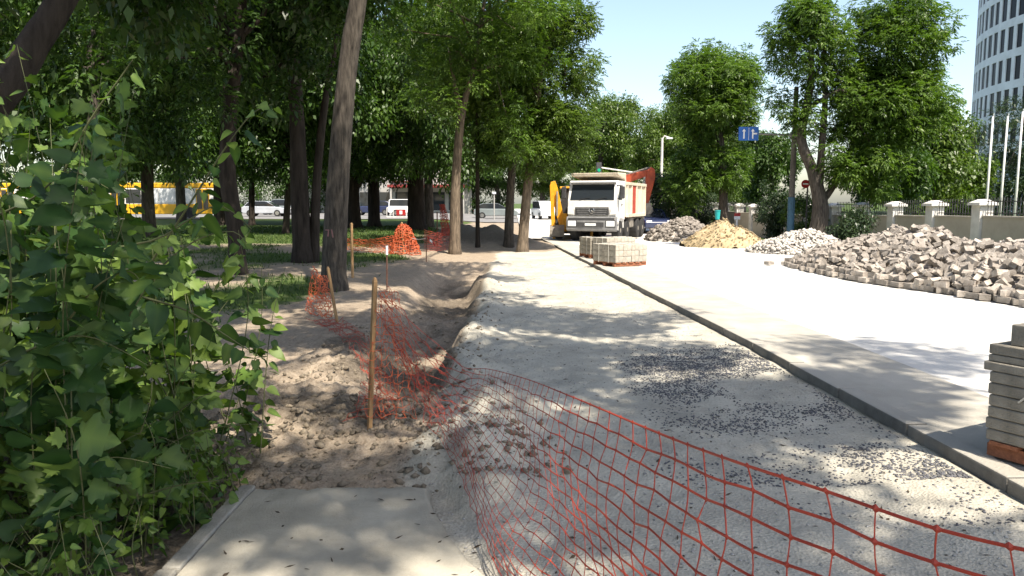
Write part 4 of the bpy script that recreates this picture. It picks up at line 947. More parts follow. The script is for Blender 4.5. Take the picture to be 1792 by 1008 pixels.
def add_paver(x, y, z, rot, k, s=1.0): placed.append((Vector((x, y, z)), rot, k, s))
# front row standing along the edge
y = 9.5
while y < 20.4:
    fx = float(np.interp(y, [8, 11.5, 13.3, 15.2, 18, 20, 22.5], [7.9, 7.55, 7.3, 7.0, 6.95, 7.2, 8.6]))
    add_paver(fx + rp.uniform(-.06, .06), y, road_z(y) + .05, Matrix.Rotation(rp.uniform(-.6, .6) + 1.57, 3, 'Z'), rp.choice([0, 0, 1, 2])); 
    if rp.random() < .75: add_paver(fx + rp.uniform(.0, .14), y + rp.uniform(-.08, .08), road_z(y) + .145, Matrix.Rotation(rp.uniform(-.3, .3), 3, 'X') @ Matrix.Rotation(rp.uniform(0, 3), 3, 'Z'), rp.choice([0, 1, 2]))
    y += rp.uniform(.19, .27)
add_paver(6.75, 20.1, road_z(20) + .05, Matrix.Rotation(.5, 3, 'Z'), 0)
for _ in range(2900):
    x, y = rp.uniform(6.9, 10.9), rp.uniform(9, 23); h = float(pile_h(np.array(x), np.array(y)))
    if h < .10: continue
    R = Matrix.Rotation(rp.gauss(0, .55), 3, 'X') @ Matrix.Rotation(rp.gauss(0, .55), 3, 'Y') @ Matrix.Rotation(rp.uniform(0, 3.14), 3, 'Z')
    add_paver(x, y, road_z(y) + h + rp.uniform(-.09, .04), R, rp.choice([0, 1, 1, 2]), rp.uniform(.75, 1.02) if rp.random() < .75 else rp.uniform(.35, .7))
c_ = np.array([tuple(p[0]) for p in placed]); px, py, dep = project(c_); bins = {}
for k in np.argsort(dep):
    if px[k] < 1360 or px[k] > 1800: continue
    key = (int(px[k] // 15), int(py[k] // 11))
    if key not in bins: bins[key] = int(k)
fr = set(sorted(bins.values(), key=lambda k: dep[k])[:300]); mbr = []; mf = []
base_me = [([tuple(v.co) for v in me.vertices], [tuple(p.vertices) for p in me.polygons]) for me in PM]
for k, (p, R, kd, s) in enumerate(placed):
    if k in fr:
        o = link('paver', PM[kd], None, pile); o.location = p - PO; o.rotation_euler = R.to_euler(); o.scale = (s, s, s)
    else:
        n0 = len(mbr); mbr += [tuple(p - PO + R @ (Vector(v) * s)) for v in base_me[kd][0]]; mf += [tuple(i + n0 for i in f) for f in base_me[kd][1]]
me = bpy.data.meshes.new('paver_mass'); me.from_pydata(mbr, [], mf); me.update(); tag(link('paver_mass', me, M['paver'], pile), kind='stuff')
# earth core under the pavers so no light leaks through
yy_ = np.linspace(8.5, 23, 60); xx_ = np.linspace(7.0, 10.9, 26)
link('core', grid_mesh('core', xx_, yy_, lambda X, Y: base(Y) + .12 + pile_h(X, Y) * .74 - .12), M['paver'], pile).location = -PO

def heap(name, label, cat, cx, cy, rx, ry, h, seed, stone, n, m, rough=.5, colr=None, peak=.7):
    t = thing(name, label, cat, (cx, cy, road_z(cy) - .02)); r = np.random.default_rng(seed)
    xs_ = np.linspace(-rx, rx, 44); ys_ = np.linspace(-ry, ry, 44)
    def hz(X, Y):
        q = np.sqrt((X / rx) ** 2 + (Y / ry) ** 2) * (1 + .12 * fbm(X * 1.2 + seed, Y * 1.2, 3, seed)); return h * np.clip(1 - q, -0.05, 1) ** 1.0 * (1 + .0 * X) if False else h * (np.clip(1 - q, 0, 1) ** peak) * (1 + .12 * fbm(X * 2.5, Y * 2.5, 3, seed + 1)) - .03 * (q >= 1)
    link('mound', grid_mesh('mound', xs_, ys_, lambda X, Y: hz(X, Y) - (.06 if stone else 0)), colr or m, t)
    x = r.uniform(-rx, rx, n); y = r.uniform(-ry, ry, n); z = hz(x, y); ok = z > .01; p = np.stack([x, y, z - stone * .1], 1)[ok]
    o = scatter('loose_stones' if stone > .05 else 'loose_lumps', p, r.uniform(.6, 1.3, len(p)) * stone, m, seed + 2, .9); o.parent = t; tag(o, kind='stuff'); return t
heap('rubble_heap', 'small heap of pale broken stone beside the forked tree', 'rubble heap', 10.0, 26.5, 1.75, 1.7, .82, 411, .085, 2600, M['rubble'])
heap('sand_heap', 'cone of yellow sand with clods round its foot', 'sand heap', 8.55, 31.0, 1.6, 1.7, 1.12, 421, .045, 900, M['sand'], peak=.62)
heap('rubble_heap', 'far heap of pinkish broken pavers behind the sand', 'rubble heap', 8.35, 37.5, 1.75, 2.0, 1.20, 431, .13, 1500, M['paver'], peak=.6)

# ------------------------------------------------------------------ pallets of concrete blocks
def pallet_stack(label, corner, dir_u, dir_v, nu, nv, courses, size, m, seed, pallet_m='wood_red', wrap=True, extra=None):
    """corner: ground point; dir_u/dir_v unit ground directions; size: block (u, v, h)"""
    r = random.Random(seed); t = thing('block_pallet', label, 'pallet', corner); du, dv = Vector((*dir_u, 0)).normalized(), Vector((*dir_v, 0)).normalized()
    R = Matrix((du, dv, Vector((0, 0, 1)))).transposed(); U, W = nu * size[0], nv * size[1]; ph = .10
    for k in range(5): MB().box(R @ Vector(((k + .5) * U / 5, W / 2, ph - .012)), (U / 5 * .72, W, .022), R).build('pallet_board', M[pallet_m], t)
    for k in range(3): MB().box(R @ Vector((U / 2, (.08 + .42 * k) * W, (ph - .024) / 2)), (U, .09, ph - .026), R).build('pallet_runner', M[pallet_m], t)
    bm_ = MB().box((0, 0, 0), (size[0] - .006, size[1] - .006, size[2] - .005)).mesh('concrete_block'); bm_.materials.append(M[m])
    for c in range(courses):
        for i in range(nu):
            for j in range(nv):
                if 0 < i < nu - 1 and 0 < j < nv - 1 and c < courses - 1: continue
                o = link('concrete_block', bm_, None, t); o.location = R @ Vector(((i + .5) * size[0] + r.uniform(-.006, .006), (j + .5) * size[1] + r.uniform(-.006, .006), ph + (c + .5) * size[2]))
                o.rotation_euler = (R @ Matrix.Rotation(r.uniform(-.012, .012), 3, 'Z')).to_euler()
                b = o.modifiers.new('bevel', 'BEVEL'); b.width = .006; b.segments = 1
    H = ph + courses * size[2]
    for f_ in (.3, .72):
        mb = MB(); e = .006
        for a_, b_ in (((f_ * U, -e, ph - .02), (f_ * U, -e, H + e)), ((f_ * U, -e, H + e), (f_ * U, W + e, H + e)), ((f_ * U, W + e, H + e), (f_ * U, W + e, ph - .02))): mb.tube([R @ Vector(a_), R @ Vector(b_)], .006, 5)
        mb.build('strap', M['strap'], t)
        mb = MB()
        for a_, b_ in (((-e, f_ * W, ph - .02), (-e, f_ * W, H + e)), ((-e, f_ * W, H + e), (U + e, f_ * W, H + e)), ((U + e, f_ * W, H + e), (U + e, f_ * W, ph - .02))): mb.tube([R @ Vector(a_), R @ Vector(b_)], .006, 5)
        mb.build('strap', M['strap'], t)
    return t, R, H, U, W
cz = road_z(4.4) + .006
cn = on(1720, 797, cz); u_ = Vector((.47, -.88, 0)).normalized(); w_ = Vector((.88, .47, 0)).normalized()
t, R, H, U, W = pallet_stack('strapped pallet of grey concrete slabs at the right edge, loose slabs on top', cn, u_.xy, w_.xy, 3, 3, 6, (.36, .34, .068), 'block', 501)
hb = H
for k, (oh, ov, th, ln) in enumerate([(-.018, -.01, .055, 1.12), (.0, .0, .042, 1.10), (.0, .0, .06, 1.10)]):
    for j in range(3): MB().box(R @ Vector((oh + ln / 2 - .01, ov + (j + .5) * .34, hb + th / 2)), (ln, .333, th - .004), R).build('concrete_slab', M['block'], t, .006)
    hb += th
MB().box(R @ Vector((.47, .17, hb + .06)), (.78, .24, .12), R).build('concrete_slab', M['block'], t, .006)
# diagonal loose strap end
mb = MB(); mb.tube([R @ Vector((.18, -.012, .36)), R @ Vector((.32, -.02, .50)), R @ Vector((.52, -.014, .58))], .006, 5); mb.build('strap', M['strap'], t)
dA, dB = Vector((.93, .37, 0)), Vector((-.62, .78, 0))
cB = on(1077, 467, road_z(19)); pallet_stack('nearest pallet of pale concrete blocks on the road beside the kerb', cB, (.86, .51), (-.51, .86), 4, 4, 3, (.26, .24, .15), 'block2', 502)
cC = Vector((2.75, 22.3, road_z(22.3) + .005)); pallet_stack('pallet of pale concrete blocks just behind the nearest one', cC, (.86, .51), (-.51, .86), 4, 3, 4, (.27, .22, .13), 'block2', 503)
cD = Vector((2.33, 22.9, road_z(22.9) + .012)); pallet_stack('narrow dark stack of blocks nearest the kerb in front of the truck', cD, (.96, .28), (-.28, .96), 1, 3, 4, (.30, .30, .125), 'block', 504)

# ------------------------------------------------------------------ dump truck
def wheel(parent, x, y, r, w, sgn=1, hub='dusty'):
    tyre = MB().lathe_x((x, y, r), [(-w / 2, r * .62), (-w / 2, r * .93), (-w / 2 + .04, r), (w / 2 - .04, r), (w / 2, r * .93), (w / 2, r * .62)], 22).build('wheel', M['black'], parent, smooth=False)
    MB().lathe_x((x, y, r), [(sgn * w * .20, r * .60), (sgn * w * .44, r * .60), (sgn * w * .40, r * .45), (sgn * w * .30, r * .3), (sgn * w * .52, r * .22), (sgn * w * .52, .02)], 18).build('rim', M[hub], tyre)
TY = 36.0
truck = thing('dump_truck', 'white dump truck with cream tipper body parked facing the camera', 'truck', (3.72, TY, road_z(TY)), -math.radians(20))
W2 = 1.2
cab = MB()
cab.prism([(0.10, 1.10), (0.0, 1.5), (0.0, 1.88), (0.30, 2.72), (0.42, 2.84), (1.95, 2.84), (1.95, 1.0), (1.25, 1.0), (1.25, .95), (.12, .95)], 'x', -W2 + .04, W2 - .04)
cab.build('cab', M['white'], truck, .03)
def slope_y(z): return (z - 1.88) / (2.72 - 1.88) * .30
wsb = MB(); z0_, z1_ = 1.93, 2.66
wsb.add([(-1.05, slope_y(z0_) - .02, z0_), (1.05, slope_y(z0_) - .02, z0_), (1.0, slope_y(z1_) - .02, z1_), (-1.0, slope_y(z1_) - .02, z1_), (-1.05, slope_y(z0_) + .03, z0_), (1.05, slope_y(z0_) + .03, z0_), (1.0, slope_y(z1_) + .03, z1_), (-1.0, slope_y(z1_) + .03, z1_)], [(0, 1, 2, 3), (7, 6, 5, 4), (0, 1, 5, 4), (1, 2, 6, 5), (2, 3, 7, 6), (3, 0, 4, 7)])
ws = wsb.build('windscreen', M['glass'], truck)
MB().tube([(-.6, -.02, 1.95), (-.1, .02, 2.05)], .012, 5).build('wiper', M['black'], ws); MB().tube([(.2, -.02, 1.95), (.7, .02, 2.05)], .012, 5).build('wiper', M['black'], ws)
MB().box((0, .16, 2.74), (2.2, .26, .06)).build('sun_visor', M['grey'], truck, .01)
gr = MB().box((0, .02, 1.42), (1.62, .06, .38)).build('grille', M['dark'], truck, .02)
for k in range(4): MB().box((0, -.022, 1.28 + k * .092), (1.5 - .06 * (3 - k), .03, .03)).build('grille_bar', M['grey'], gr)
badge = MB()
pts = [(.12 * math.cos(a), -.055, 1.44 + .12 * math.sin(a)) for a in np.linspace(0, 2 * math.pi, 19)]; badge.tube(pts, .014, 5)
for a in (90, 210, 330): badge.tube([(0, -.055, 1.44), (.11 * math.cos(math.radians(a)), -.055, 1.44 + .11 * math.sin(math.radians(a)))], [.022, .008], 5)
badge.build('star_badge', M['chrome'], gr)
for s in (-1, 1):
    MB().prism([(s * .84, 1.25), (s * 1.16, 1.28), (s * 1.16, 1.62), (s * .98, 1.60)], 'y', -.012, .03).build('corner_panel', M['white'], truck, .01)
bp_ = MB().prism([(.06, .48), (-.12, .55), (-.14, .95), (-.06, 1.16), (.14, 1.18), (.14, .48)], 'x', -W2, W2).build('bumper', M['grey'], truck, .03)
MB().box((0, -.125, 1.06), (2.2, .03, .10)).build('bumper_slot', M['dark'], bp_, .005); MB().box((-.05, -.15, .80), (1.3, .03, .2)).build('bumper_slot', M['dark'], bp_, .005)
MB().box((-.02, -.17, .80), (.52, .02, .11)).build('number_plate', M['signwhite'], truck, .004)
for s in (-1, 1):
    hl = MB().box((s * .92, -.13, .84), (.40, .06, .26)).build('headlight', M['lamp'], truck, .02); MB().box((s * .92, -.118, .84), (.48, .05, .34)).build('bezel', M['dark'], hl, .01)
    MB().box((s * 1.0, -.10, 1.06), (.2, .05, .06)).build('indicator', M['yellow'], truck, .005)
    mr = MB().box((s * 1.40, .18, 2.28), (.20, .16, .56)).build('mirror', M['dark'], truck, .03); MB().tube([(s * 1.12, .24, 2.62), (s * 1.40, .2, 2.58)], .022, 6).build('mirror_arm', M['dark'], mr); MB().tube([(s * 1.12, .24, 2.0), (s * 1.40, .2, 2.02)], .022, 6).build('mirror_arm', M['dark'], mr)
    MB().prism([(.38, 1.95), (1.12, 1.95), (1.12, 2.62), (.60, 2.62)], 'x', *sorted((s * (W2 - .035), s * (W2 - .045 + .03)))).build('side_window', M['glass'], truck)
    dh = MB().prism([(.30, 1.06), (1.20, 1.06), (1.20, 2.70), (.58, 2.70), (.30, 1.92)], 'x', *sorted((s * (W2 - .05), s * (W2 - .025)))).build('door', M['white'], truck, .005); MB().box((s * (W2 - .01), 1.08, 1.72), (.04, .16, .04)).build('handle', M['dark'], dh)
    for k in range(2): MB().box((s * (W2 - .06), .26, .52 + .26 * k), (.12, .5, .04)).build('step', M['dark'], truck)
    MB().prism([(.28, .52), (.28, .95), (.5, 1.16), (1.3, 1.16), (1.5, .95), (1.5, .62), (1.44, .62), (1.40, .92), (1.25, 1.08), (.55, 1.08), (.38, .92), (.36, .52)], 'x', *sorted((s * W2, s * (W2 - .34)))).build('mudguard', M['white'], truck)
MB().box((0, 3.6, .72), (.86, 7.0, .26)).build('chassis', M['dark'], truck)
for y_, dual in ((.90, 0), (2.55, 0), (5.0, 1), (6.25, 1)):
    for s in (-1, 1): wheel(truck, s * (W2 - .19), y_, .50, .34 if not dual else .46, s)
tb_ = MB(); tb_.prism([(2.12, 1.12), (7.1, 1.12), (7.35, 2.78), (2.02, 2.80)], 'x', -W2 + .02, W2 - .02); tip = tb_.build('tipper_body', M['cream'], truck, .02)
MB().prism([(2.12, 2.76), (2.02, 2.92), (.52, 3.06), (.46, 3.20), (2.15, 3.24), (2.3, 2.76)], 'x', -1.14, 1.14).build('cab_guard', M['cream'], tip, .03)
for s in (-1, 1):
    for k, y_ in enumerate((2.2, 3.25, 4.5, 5.75, 6.95)): MB().box((s * (W2 + .01), y_ + .04, 1.95), (.08, .14, 1.6)).build('rib', M['cream'], tip, .01)
    MB().box((s * (W2 + .015), 4.6, 2.74), (.09, 5.1, .14)).build('rail', M['cream'], tip, .01); MB().box((s * (W2 + .015), 4.6, 1.18), (.09, 4.9, .16)).build('rail', M['cream'], tip, .01)
    MB().box((s * (W2 - .01), 3.88, 1.95), (.05, .95, 1.42)).build('red_panel', M['redpaint'], tip)
    MB().prism([(4.3, 1.02), (4.55, 1.12), (6.8, 1.12), (7.0, .95), (6.98, .93), (6.75, 1.08), (4.6, 1.08), (4.32, 1.0)], 'x', *sorted((s * W2, s * (W2 - .5)))).build('mudguard', M['dusty'], truck)
    MB().box((s * .95, 3.72, .82), (.42, .9, .5)).build('fuel_tank', M['dusty'], truck, .05)

# ------------------------------------------------------------------ yellow backhoe, red excavator
bh = thing('backhoe_loader', 'yellow digger with raised arm standing left of the dump truck', 'digger', (2.55, 38.6, road_z(38.6)), -math.radians(4))
def arm(pts, w, name, m, parent):      # a tapering box beam through points (y, z) at x offset
    mb = MB(); mb.prism(pts, 'x', w[0], w[1]); return mb.build(name, m, parent, .015)
ax_ = -.35
MB().prism([(-.62, 2.86), (-.40, 2.92), (-.28, 2.6), (-.06, 1.6), (.16, .72), (-.16, .62), (-.40, 1.5), (-.66, 2.6)], 'y', -.16, .12).build('boom', M['yellow'], bh, .02)
MB().prism([(-.66, 2.7), (-.44, 2.8), (-.44, 1.6), (-.36, .55), (-.56, .5), (-.62, 1.6)], 'y', -.38, -.18).build('dipper', M['orangered'] if False else M['yellow'], bh, .02)
MB().tube([(ax_ + .05, -.36, 1.2), (ax_ + .05, -.28, 2.4)], .05, 8).build('ram', M['dusty'], bh); MB().tube([(ax_, .2, 1.0), (ax_, .02, 1.9)], .06, 8).build('ram', M['dark'], bh)
MB().prism([(-.75, .18), (-.15, .12), (-.12, .6), (-.3, .75), (-.5, .62), (-.72, .5)], 'x', ax_ - .30, ax_ + .42).build('bucket', M['dusty'], bh, .01)
MB().box((ax_ + .42, -.05, .86), (.30, .35, .9)).build('kingpost', M['yellow'], bh, .02)
MB().prism([(.25, .5), (.25, 1.1), (1.9, 1.15), (3.9, 1.2), (4.2, .7), (4.0, .5)], 'x', -.2, 1.2).build('body', M['yellow'], bh, .03)
cb = MB().prism([(.5, 1.12), (.4, 2.55), (1.9, 2.55), (2.1, 1.15)], 'x', -.1, 1.1).build('cab', M['dark'], bh, .03); MB().box((.5, 1.15, 2.6), (1.35, 1.7, .1)).build('roof', M['yellow'], cb, .03)
for x_ in (-.2, 1.2): wheel(bh, x_, 1.1, .62, .4, -1 if x_ < 0 else 1, 'yellow'); wheel(bh, x_, 3.5, .42, .32, -1 if x_ < 0 else 1, 'yellow')
MB().prism([(4.2, .3), (4.9, .1), (5.2, .15), (4.5, .9), (4.2, .9)], 'x', -.5, 1.5).build('loader_bucket', M['dusty'], bh, .01)
for s in (-.45, 1.45): MB().box((s, .35, .5), (.14, .16, .95)).build('stabiliser', M['yellow'], bh, .01)

ex = thing('excavator', 'red excavator with bent arm rising behind the dump truck', 'excavator', (5.6, 46.0, road_z(46)), 0); ex.scale = (1, 1, .91)
for s in (-1, 1):
    tk = MB().prism([(-1.5, .2), (-1.25, 0), (1.25, 0), (1.5, .2), (1.5, .55), (1.25, .75), (-1.25, .75), (-1.5, .55)], 'y', s * .85 - .25, s * .85 + .25).build('track', M['black'], ex, .04)
    for k in range(5): MB().tube([(-1.1 + k * .55, s * .85 - .27, .28), (-1.1 + k * .55, s * .85 + .27, .28)], .18, 12).build('roller', M['dusty'], tk)
MB().prism([(-1.6, .85), (1.2, .85), (1.25, 1.7), (-1.3, 1.75), (-1.6, 1.55)], 'y', -1.1, 1.1).build('house', M['orangered'], ex, .06)
ec = MB().prism([(.0, 1.7), (1.2, 1.7), (1.05, 2.8), (.05, 2.8)], 'y', -1.05, -.1).build('cab', M['dark'], ex, .04); MB().box((.55, -.58, 2.84), (1.2, 1.05, .08)).build('roof', M['orangered'], ec, .02)
MB().prism([(.9, 1.3), (1.2, 1.2), (1.15, 2.8), (1.45, 3.3), (2.5, 3.72), (2.72, 4.0), (2.5, 4.12), (1.1, 3.75), (.68, 3.15)], 'y', -.06, .34).build('boom', M['orangered'], ex, .03)
MB().prism([(2.35, 4.0), (2.62, 4.28), (2.85, 4.12), (2.90, 3.6), (2.52, 1.9), (2.30, 1.9), (2.34, 3.4)], 'y', -.10, .26).build('stick', M['orangered'], ex, .03)
MB().tube([(.9, .14, 3.66), (2.5, .10, 4.22)], .07, 8).build('ram', M['dusty'], ex); MB().tube([(1.2, .42, 1.5), (1.5, .42, 2.9)], .08, 8).build('ram', M['dusty'], ex)
MB().prism([(2.3, 1.9), (2.6, 1.95), (2.75, 1.4), (2.4, .95), (1.9, 1.1), (1.95, 1.3), (2.2, 1.5)], 'y', -.4, .5).build('bucket', M['dusty'], ex, .02)

# ------------------------------------------------------------------ cars and buses on the far street
def car(label, loc, rotz, m, van=False, group='cars on the far street'):
    t = thing('parked_car', label, 'car', loc, rotz, group)   # length along x, front at -x
    h = 1.62 if van else 1.44
    body = [(-2.1, .32), (-2.12, .62), (-1.95, .78), (-1.05, .92), (1.9, .95), (2.08, .85), (2.1, .4), (1.9, .28), (-1.9, .28)]
    MB().prism(body, 'y', -.86, .86).build('body', M[m], t, .06)
    top_ = [(-1.1, .90), (-.35, h - .06), (-.1, h), (1.25, h), (1.55, h - .1), (1.95, .93)] if not van else [(-1.2, .9), (-.6, h - .05), (-.3, h), (1.85, h), (1.98, h - .1), (2.02, .93)]
    MB().prism(top_, 'y', -.72, .72).build('roof', M[m], t, .05)
    gl = [(x * .94, .955 + (z - .9) * .86) for x, z in top_]
    for s in (-1, 1): MB().prism(gl, 'y', *sorted((s * .70, s * .735))).build('side_window', M['glass'], t)
    MB().add([(-1.13, -.6, .95), (-1.13, .6, .95), (-.42, .55, h - .1), (-.42, -.55, h - .1), (-1.0, -.6, .95), (-1.0, .6, .95), (-.3, .55, h - .1), (-.3, -.55, h - .1)], [(0, 1, 2, 3), (4, 7, 6, 5), (0, 3, 7, 4), (1, 5, 6, 2), (0, 4, 5, 1), (3, 2, 6, 7)]).build('windscreen', M['glass'], t)
    for s in (-1, 1):
        MB().box((-2.08, s * .62, .68), (.08, .34, .14)).build('headlight', M['lamp'], t, .02); MB().box((2.06, s * .68, .74), (.08, .26, .16)).build('tail_light', M['signred'], t, .02)
        for x_ in (-1.3, 1.3):
            wh = MB(); wh.tube([(x_, s * .66, .31), (x_, s * .88, .31)], .31, 18); w_o = wh.build('wheel', M['black'], t); MB().tube([(x_, s * .87, .31), (x_, s * .90, .31)], .19, 12).build('rim', M['chrome'], w_o)
    return t
def street_z(x, y): return float(relief(x, y)) + .055
def cpos(px, d): x = (px - 896) / F * d; return (x, d, street_z(x, d))
car('white car parked behind the thick black flared trunk', cpos(718, 76), math.pi + .05, 'carwhite', True)
car('silver car parked right of the bent dark trunk', cpos(468, 74), math.pi, 'carsilver')
car('dark car left of the white car, between trunks', cpos(655, 79), 0, 'carblue')
car('pale car seen in the gap right of the far mound', cpos(868, 74), math.pi, 'cargrey')
car('white van at the road end left of the yellow digger arm', (3.0, 70, float(relief(3, 70)) + .13), math.pi / 2 + .2, 'carwhite', True)
car('dark blue car behind the far rubble heap', (8.3, 46.5, road_z(46.5) + .01), math.pi / 2 + .1, 'carblue', False)
car('grey van far left seen between the trunks by the lawn', cpos(492, 82), 0, 'cargrey', True)
def bus(label, x, y, rotz):
    t = thing('city_bus', label, 'bus', (x, y, street_z(x, y)), rotz, 'yellow buses on the far street')
    MB().prism([(-5.6, .35), (-5.65, 1.2), (5.6, 1.2), (5.6, .35)], 'y', -1.25, 1.25).build('lower_body', M['busyellow'], t, .05)
    MB().prism([(-5.65, 1.2), (-5.5, 2.55), (5.55, 2.55), (5.6, 1.2)], 'y', -1.22, 1.22).build('window_band', M['white'], t, .03)
    MB().prism([(-5.55, 2.55), (-5.3, 3.0), (5.4, 3.0), (5.6, 2.55)], 'y', -1.25, 1.25).build('roof', M['busyellow'], t, .08)
    for k in range(7):
        x_ = -4.7 + k * 1.45
        if k in (1, 6):
            d_ = MB().box((x_ + .1, -1.24, 1.45), (1.15, .06, 2.1)).build('door', M['busyellow'], t, .02)
            for q in (-.27, .27): MB().box((x_ + .1 + q, -1.28, 1.6), (.42, .04, 1.6)).build('pane', M['glass'], d_)
        else: MB().box((x_, -1.235, 1.88), (1.3, .05, 1.15)).build('window', M['lamp'] if k in (4, 5, 3) else M['glass'], t, .02)  # pale panes carry sunlit reflections in their colour
    for x_ in (-3.2, 3.0): MB().tube([(x_, -1.26, .48), (x_, -.9, .48)], .48, 18).build('wheel', M['black'], t)
    for s in (-1, 1): MB().box((5.6, s * .9, .8), (.06, .3, .2)).build('headlight', M['lamp'], t)
    return t
bus('yellow bus with white window band seen between the bush and trunks', (286 - 896) / F * 67, 67, 0)
bus('yellow bus at the left edge almost hidden by the bush', (-60 - 896) / F * 67, 68, 0)

# ------------------------------------------------------------------ far buildings, railings, lamps
shop = thing('shop_building', 'low pale shop with red trimmed canopy beyond the street', 'building', (-12.5, 96, .2))
MB().box((0, 3, 3.2), (15, 6, 6.4)).build('wall', M['facade2'], shop)
MB().box((2.2, -1.2, 3.35), (9.6, 2.4, .35)).build('canopy', M['shoptrim'], shop, .03)
for k in range(6): wd = MB().box((-5.5 + k * 2.2, -.04, 1.5), (1.7, .12, 2.3)).build('window', M['glass'], shop); MB().box((-5.5 + k * 2.2, -.12, .33), (1.9, .12, .08)).build('sill', M['white'], wd)
MB().box((-1.0, -.3, 4.9), (2.4, .2, 1.8)).build('sign_board', M['signwhite'], shop, .03); MB().box((-1.0, -.28, 3.98), (2.5, .2, .12)).build('sign_trim', M['shoptrim'], shop)
for x_ in (-2.2, 6.6): MB().tube([(x_, -2.2, 0), (x_, -2.2, 3.2)], .12, 8).build('post', M['facade2'], shop)
hall = thing('grey_building', 'pale grey building with tall narrow piers behind the forked trunk', 'building', (-23, 100, .2))
MB().box((0, 4, 5.5), (13, 8, 11)).build('wall', M['facade2'], hall)
for k in range(9): MB().box((-6 + k * 1.5, -.15, 5.5), (.35, .34, 10.8)).build('pier', M['pillar'], hall)
for k in range(8): MB().box((-5.25 + k * 1.5, -.03, 6), (.8, .1, 8)).build('window', M['glass'], hall)
for lab, px0, px1, d in [('white metal railing beside the big leaning trunk', 598, 622, 60), ('white railing with red panels before the white car', 678, 718, 66), ('white railing near the silver car', 505, 540, 62)]:
    x0, x1 = (px0 - 896) / F * d, (px1 - 896) / F * d; t = thing('street_railing', lab, 'railing', (x0, d, float(relief(x0, d))), 0, 'white railings along the lawn')
    L_ = x1 - x0; MB().box((L_ / 2, 0, .95), (L_, .05, .08)).build('rail', M['white'], t); MB().box((L_ / 2, 0, .18), (L_, .05, .08)).build('rail', M['white'], t)
    n_ = max(3, int(L_ / .28)); bar = MB().box((0, 0, .55), (.045, .04, .8)).mesh('bar'); bar.materials.append(M['white'])
    for k in range(n_ + 1): link('bar', bar, None, t, (k * L_ / n_, 0, 0))
    if 'red' in lab: MB().box((L_ * .62, -.06, .55), (L_ * .4, .03, .5)).build('panel', M['signred'], t); MB().box((L_ * .62, -.09, .55), (L_ * .12, .03, .3)).build('panel', M['signwhite'], t)
lc = cpos(865, 70); lp = thing('lamp_post', 'white lamp post beyond the far mound', 'lamp post', lc); MB().tube([(0, 0, 0), (0, 0, 2.3)], .055, 8).build('post', M['facade2'], lp); MB().box((0, 0, 2.4), (.34, .2, .2)).build('lamp_head', M['lamp'], lp, .03)
x_ = (1155 - 896) / F * 55; lp = thing('lamp_post', 'street lamp with short arm left of the round-headed tree', 'lamp post', (x_, 55, -.1)); MB().tube([(0, 0, 0), (0, 0, 6.2)], [.11, .08], 8).build('post', M['pillar'], lp); MB().tube([(0, 0, 6.1), (.15, 0, 6.35), (.55, 0, 6.2)], .05, 6).build('arm', M['pillar'], lp); MB().box((.5, 0, 6.18), (.45, .2, .12)).build('lamp_head', M['lamp'], lp, .03)
# traffic signal mast over the road
tm = Vector((10.6, 62, -.05)); ms = thing('signal_mast', 'grey signal mast with long arm above the dump truck', 'signal', tm)
tip_ = at(1050, 293, 62) - tm; knee = at(1096, 300, 62) - tm
MB().tube([(0, 0, 0), (0, 0, knee.z - .1)], .1, 8).build('post', M['steel'], ms); MB().tube([(0, 0, knee.z - .2), knee, tip_], .055, 6).build('arm', M['pillar'], ms)
sg = MB().box(tip_ + Vector((-.1, -.1, -.05)), (.42, .25, .85)).build('signal_head', M['dark'], ms, .03); MB().tube([tip_ + Vector((-.1, -.22, -.22)), tip_ + Vector((-.1, -.26, -.22))], .13, 12).build('green_lens', M['green_glow'], sg)

# ------------------------------------------------------------------ lane sign on its pole, other signs
sp = Vector(((1382 - 896) / F * 30.6, 30.6, rz_(0, 30.6))); sgn = thing('lane_sign', 'blue lane sign with white arrows on a pole arm over the road', 'sign', sp)
ptop = at(1386, 152, 30.6) - sp
MB().tube([(0, 0, -.1), (0, 0, 1.2), (.02, 0, ptop.z)], [.13, .12, .085], 12).build('pole', M['concpole'], sgn); MB().tube([(0, 0, -.05), (0, 0, 1.95)], .138, 12).build('painted_base', M['bluepaint'], sgn)
a1 = at(1395, 237, 30.6) - sp; a2 = at(1290, 233, 30.6) - sp
MB().tube([a1, a2], .035, 8).build('arm', M['steel'], sgn)
MB().tube([Vector((0, 0, a1.z + .0)) + Vector((-.14, 0, 0)), Vector((.14, 0, a1.z))], .14, 12).build('clamp', M['steel'], sgn)
s0, s1 = at(1293, 222, 30.5) - sp, at(1327, 246, 30.5) - sp; cx_, cz_ = (s0.x + s1.x) / 2, (s0.z + s1.z) / 2; w_, h_ = s1.x - s0.x, s0.z - s1.z
face = MB().box((cx_, s0.y, cz_), (w_, .04, h_)).build('sign_face', M['signblue'], sgn, .01)
fy = s0.y - .026
def arrow(mb, x, z0, z1): mb.prism([(x - .025, z0), (x + .025, z0), (x + .025, z1 - .1), (x + .07, z1 - .1), (x, z1), (x - .07, z1 - .1), (x - .025, z1 - .1)], 'y', fy - .004, fy + .004)
mb = MB(); arrow(mb, cx_ - w_ * .24, cz_ - h_ * .36, cz_ + h_ * .36); mb.build('arrow', M['signwhite'], face)
mb = MB(); arrow(mb, cx_ + w_ * .20, cz_ - h_ * .36, cz_ + h_ * .36); mb.prism([(cx_ + w_ * .20, cz_ - .03), (cx_ + w_ * .42, cz_ - .03), (cx_ + w_ * .42, cz_ + .03), (cx_ + w_ * .20, cz_ + .03)], 'y', fy - .003, fy + .003); mb.build('arrow', M['signwhite'], face)
MB().box((cx_, s0.y - .022, cz_), (.012, .006, h_ * .9)).build('divider', M['signwhite'], face)
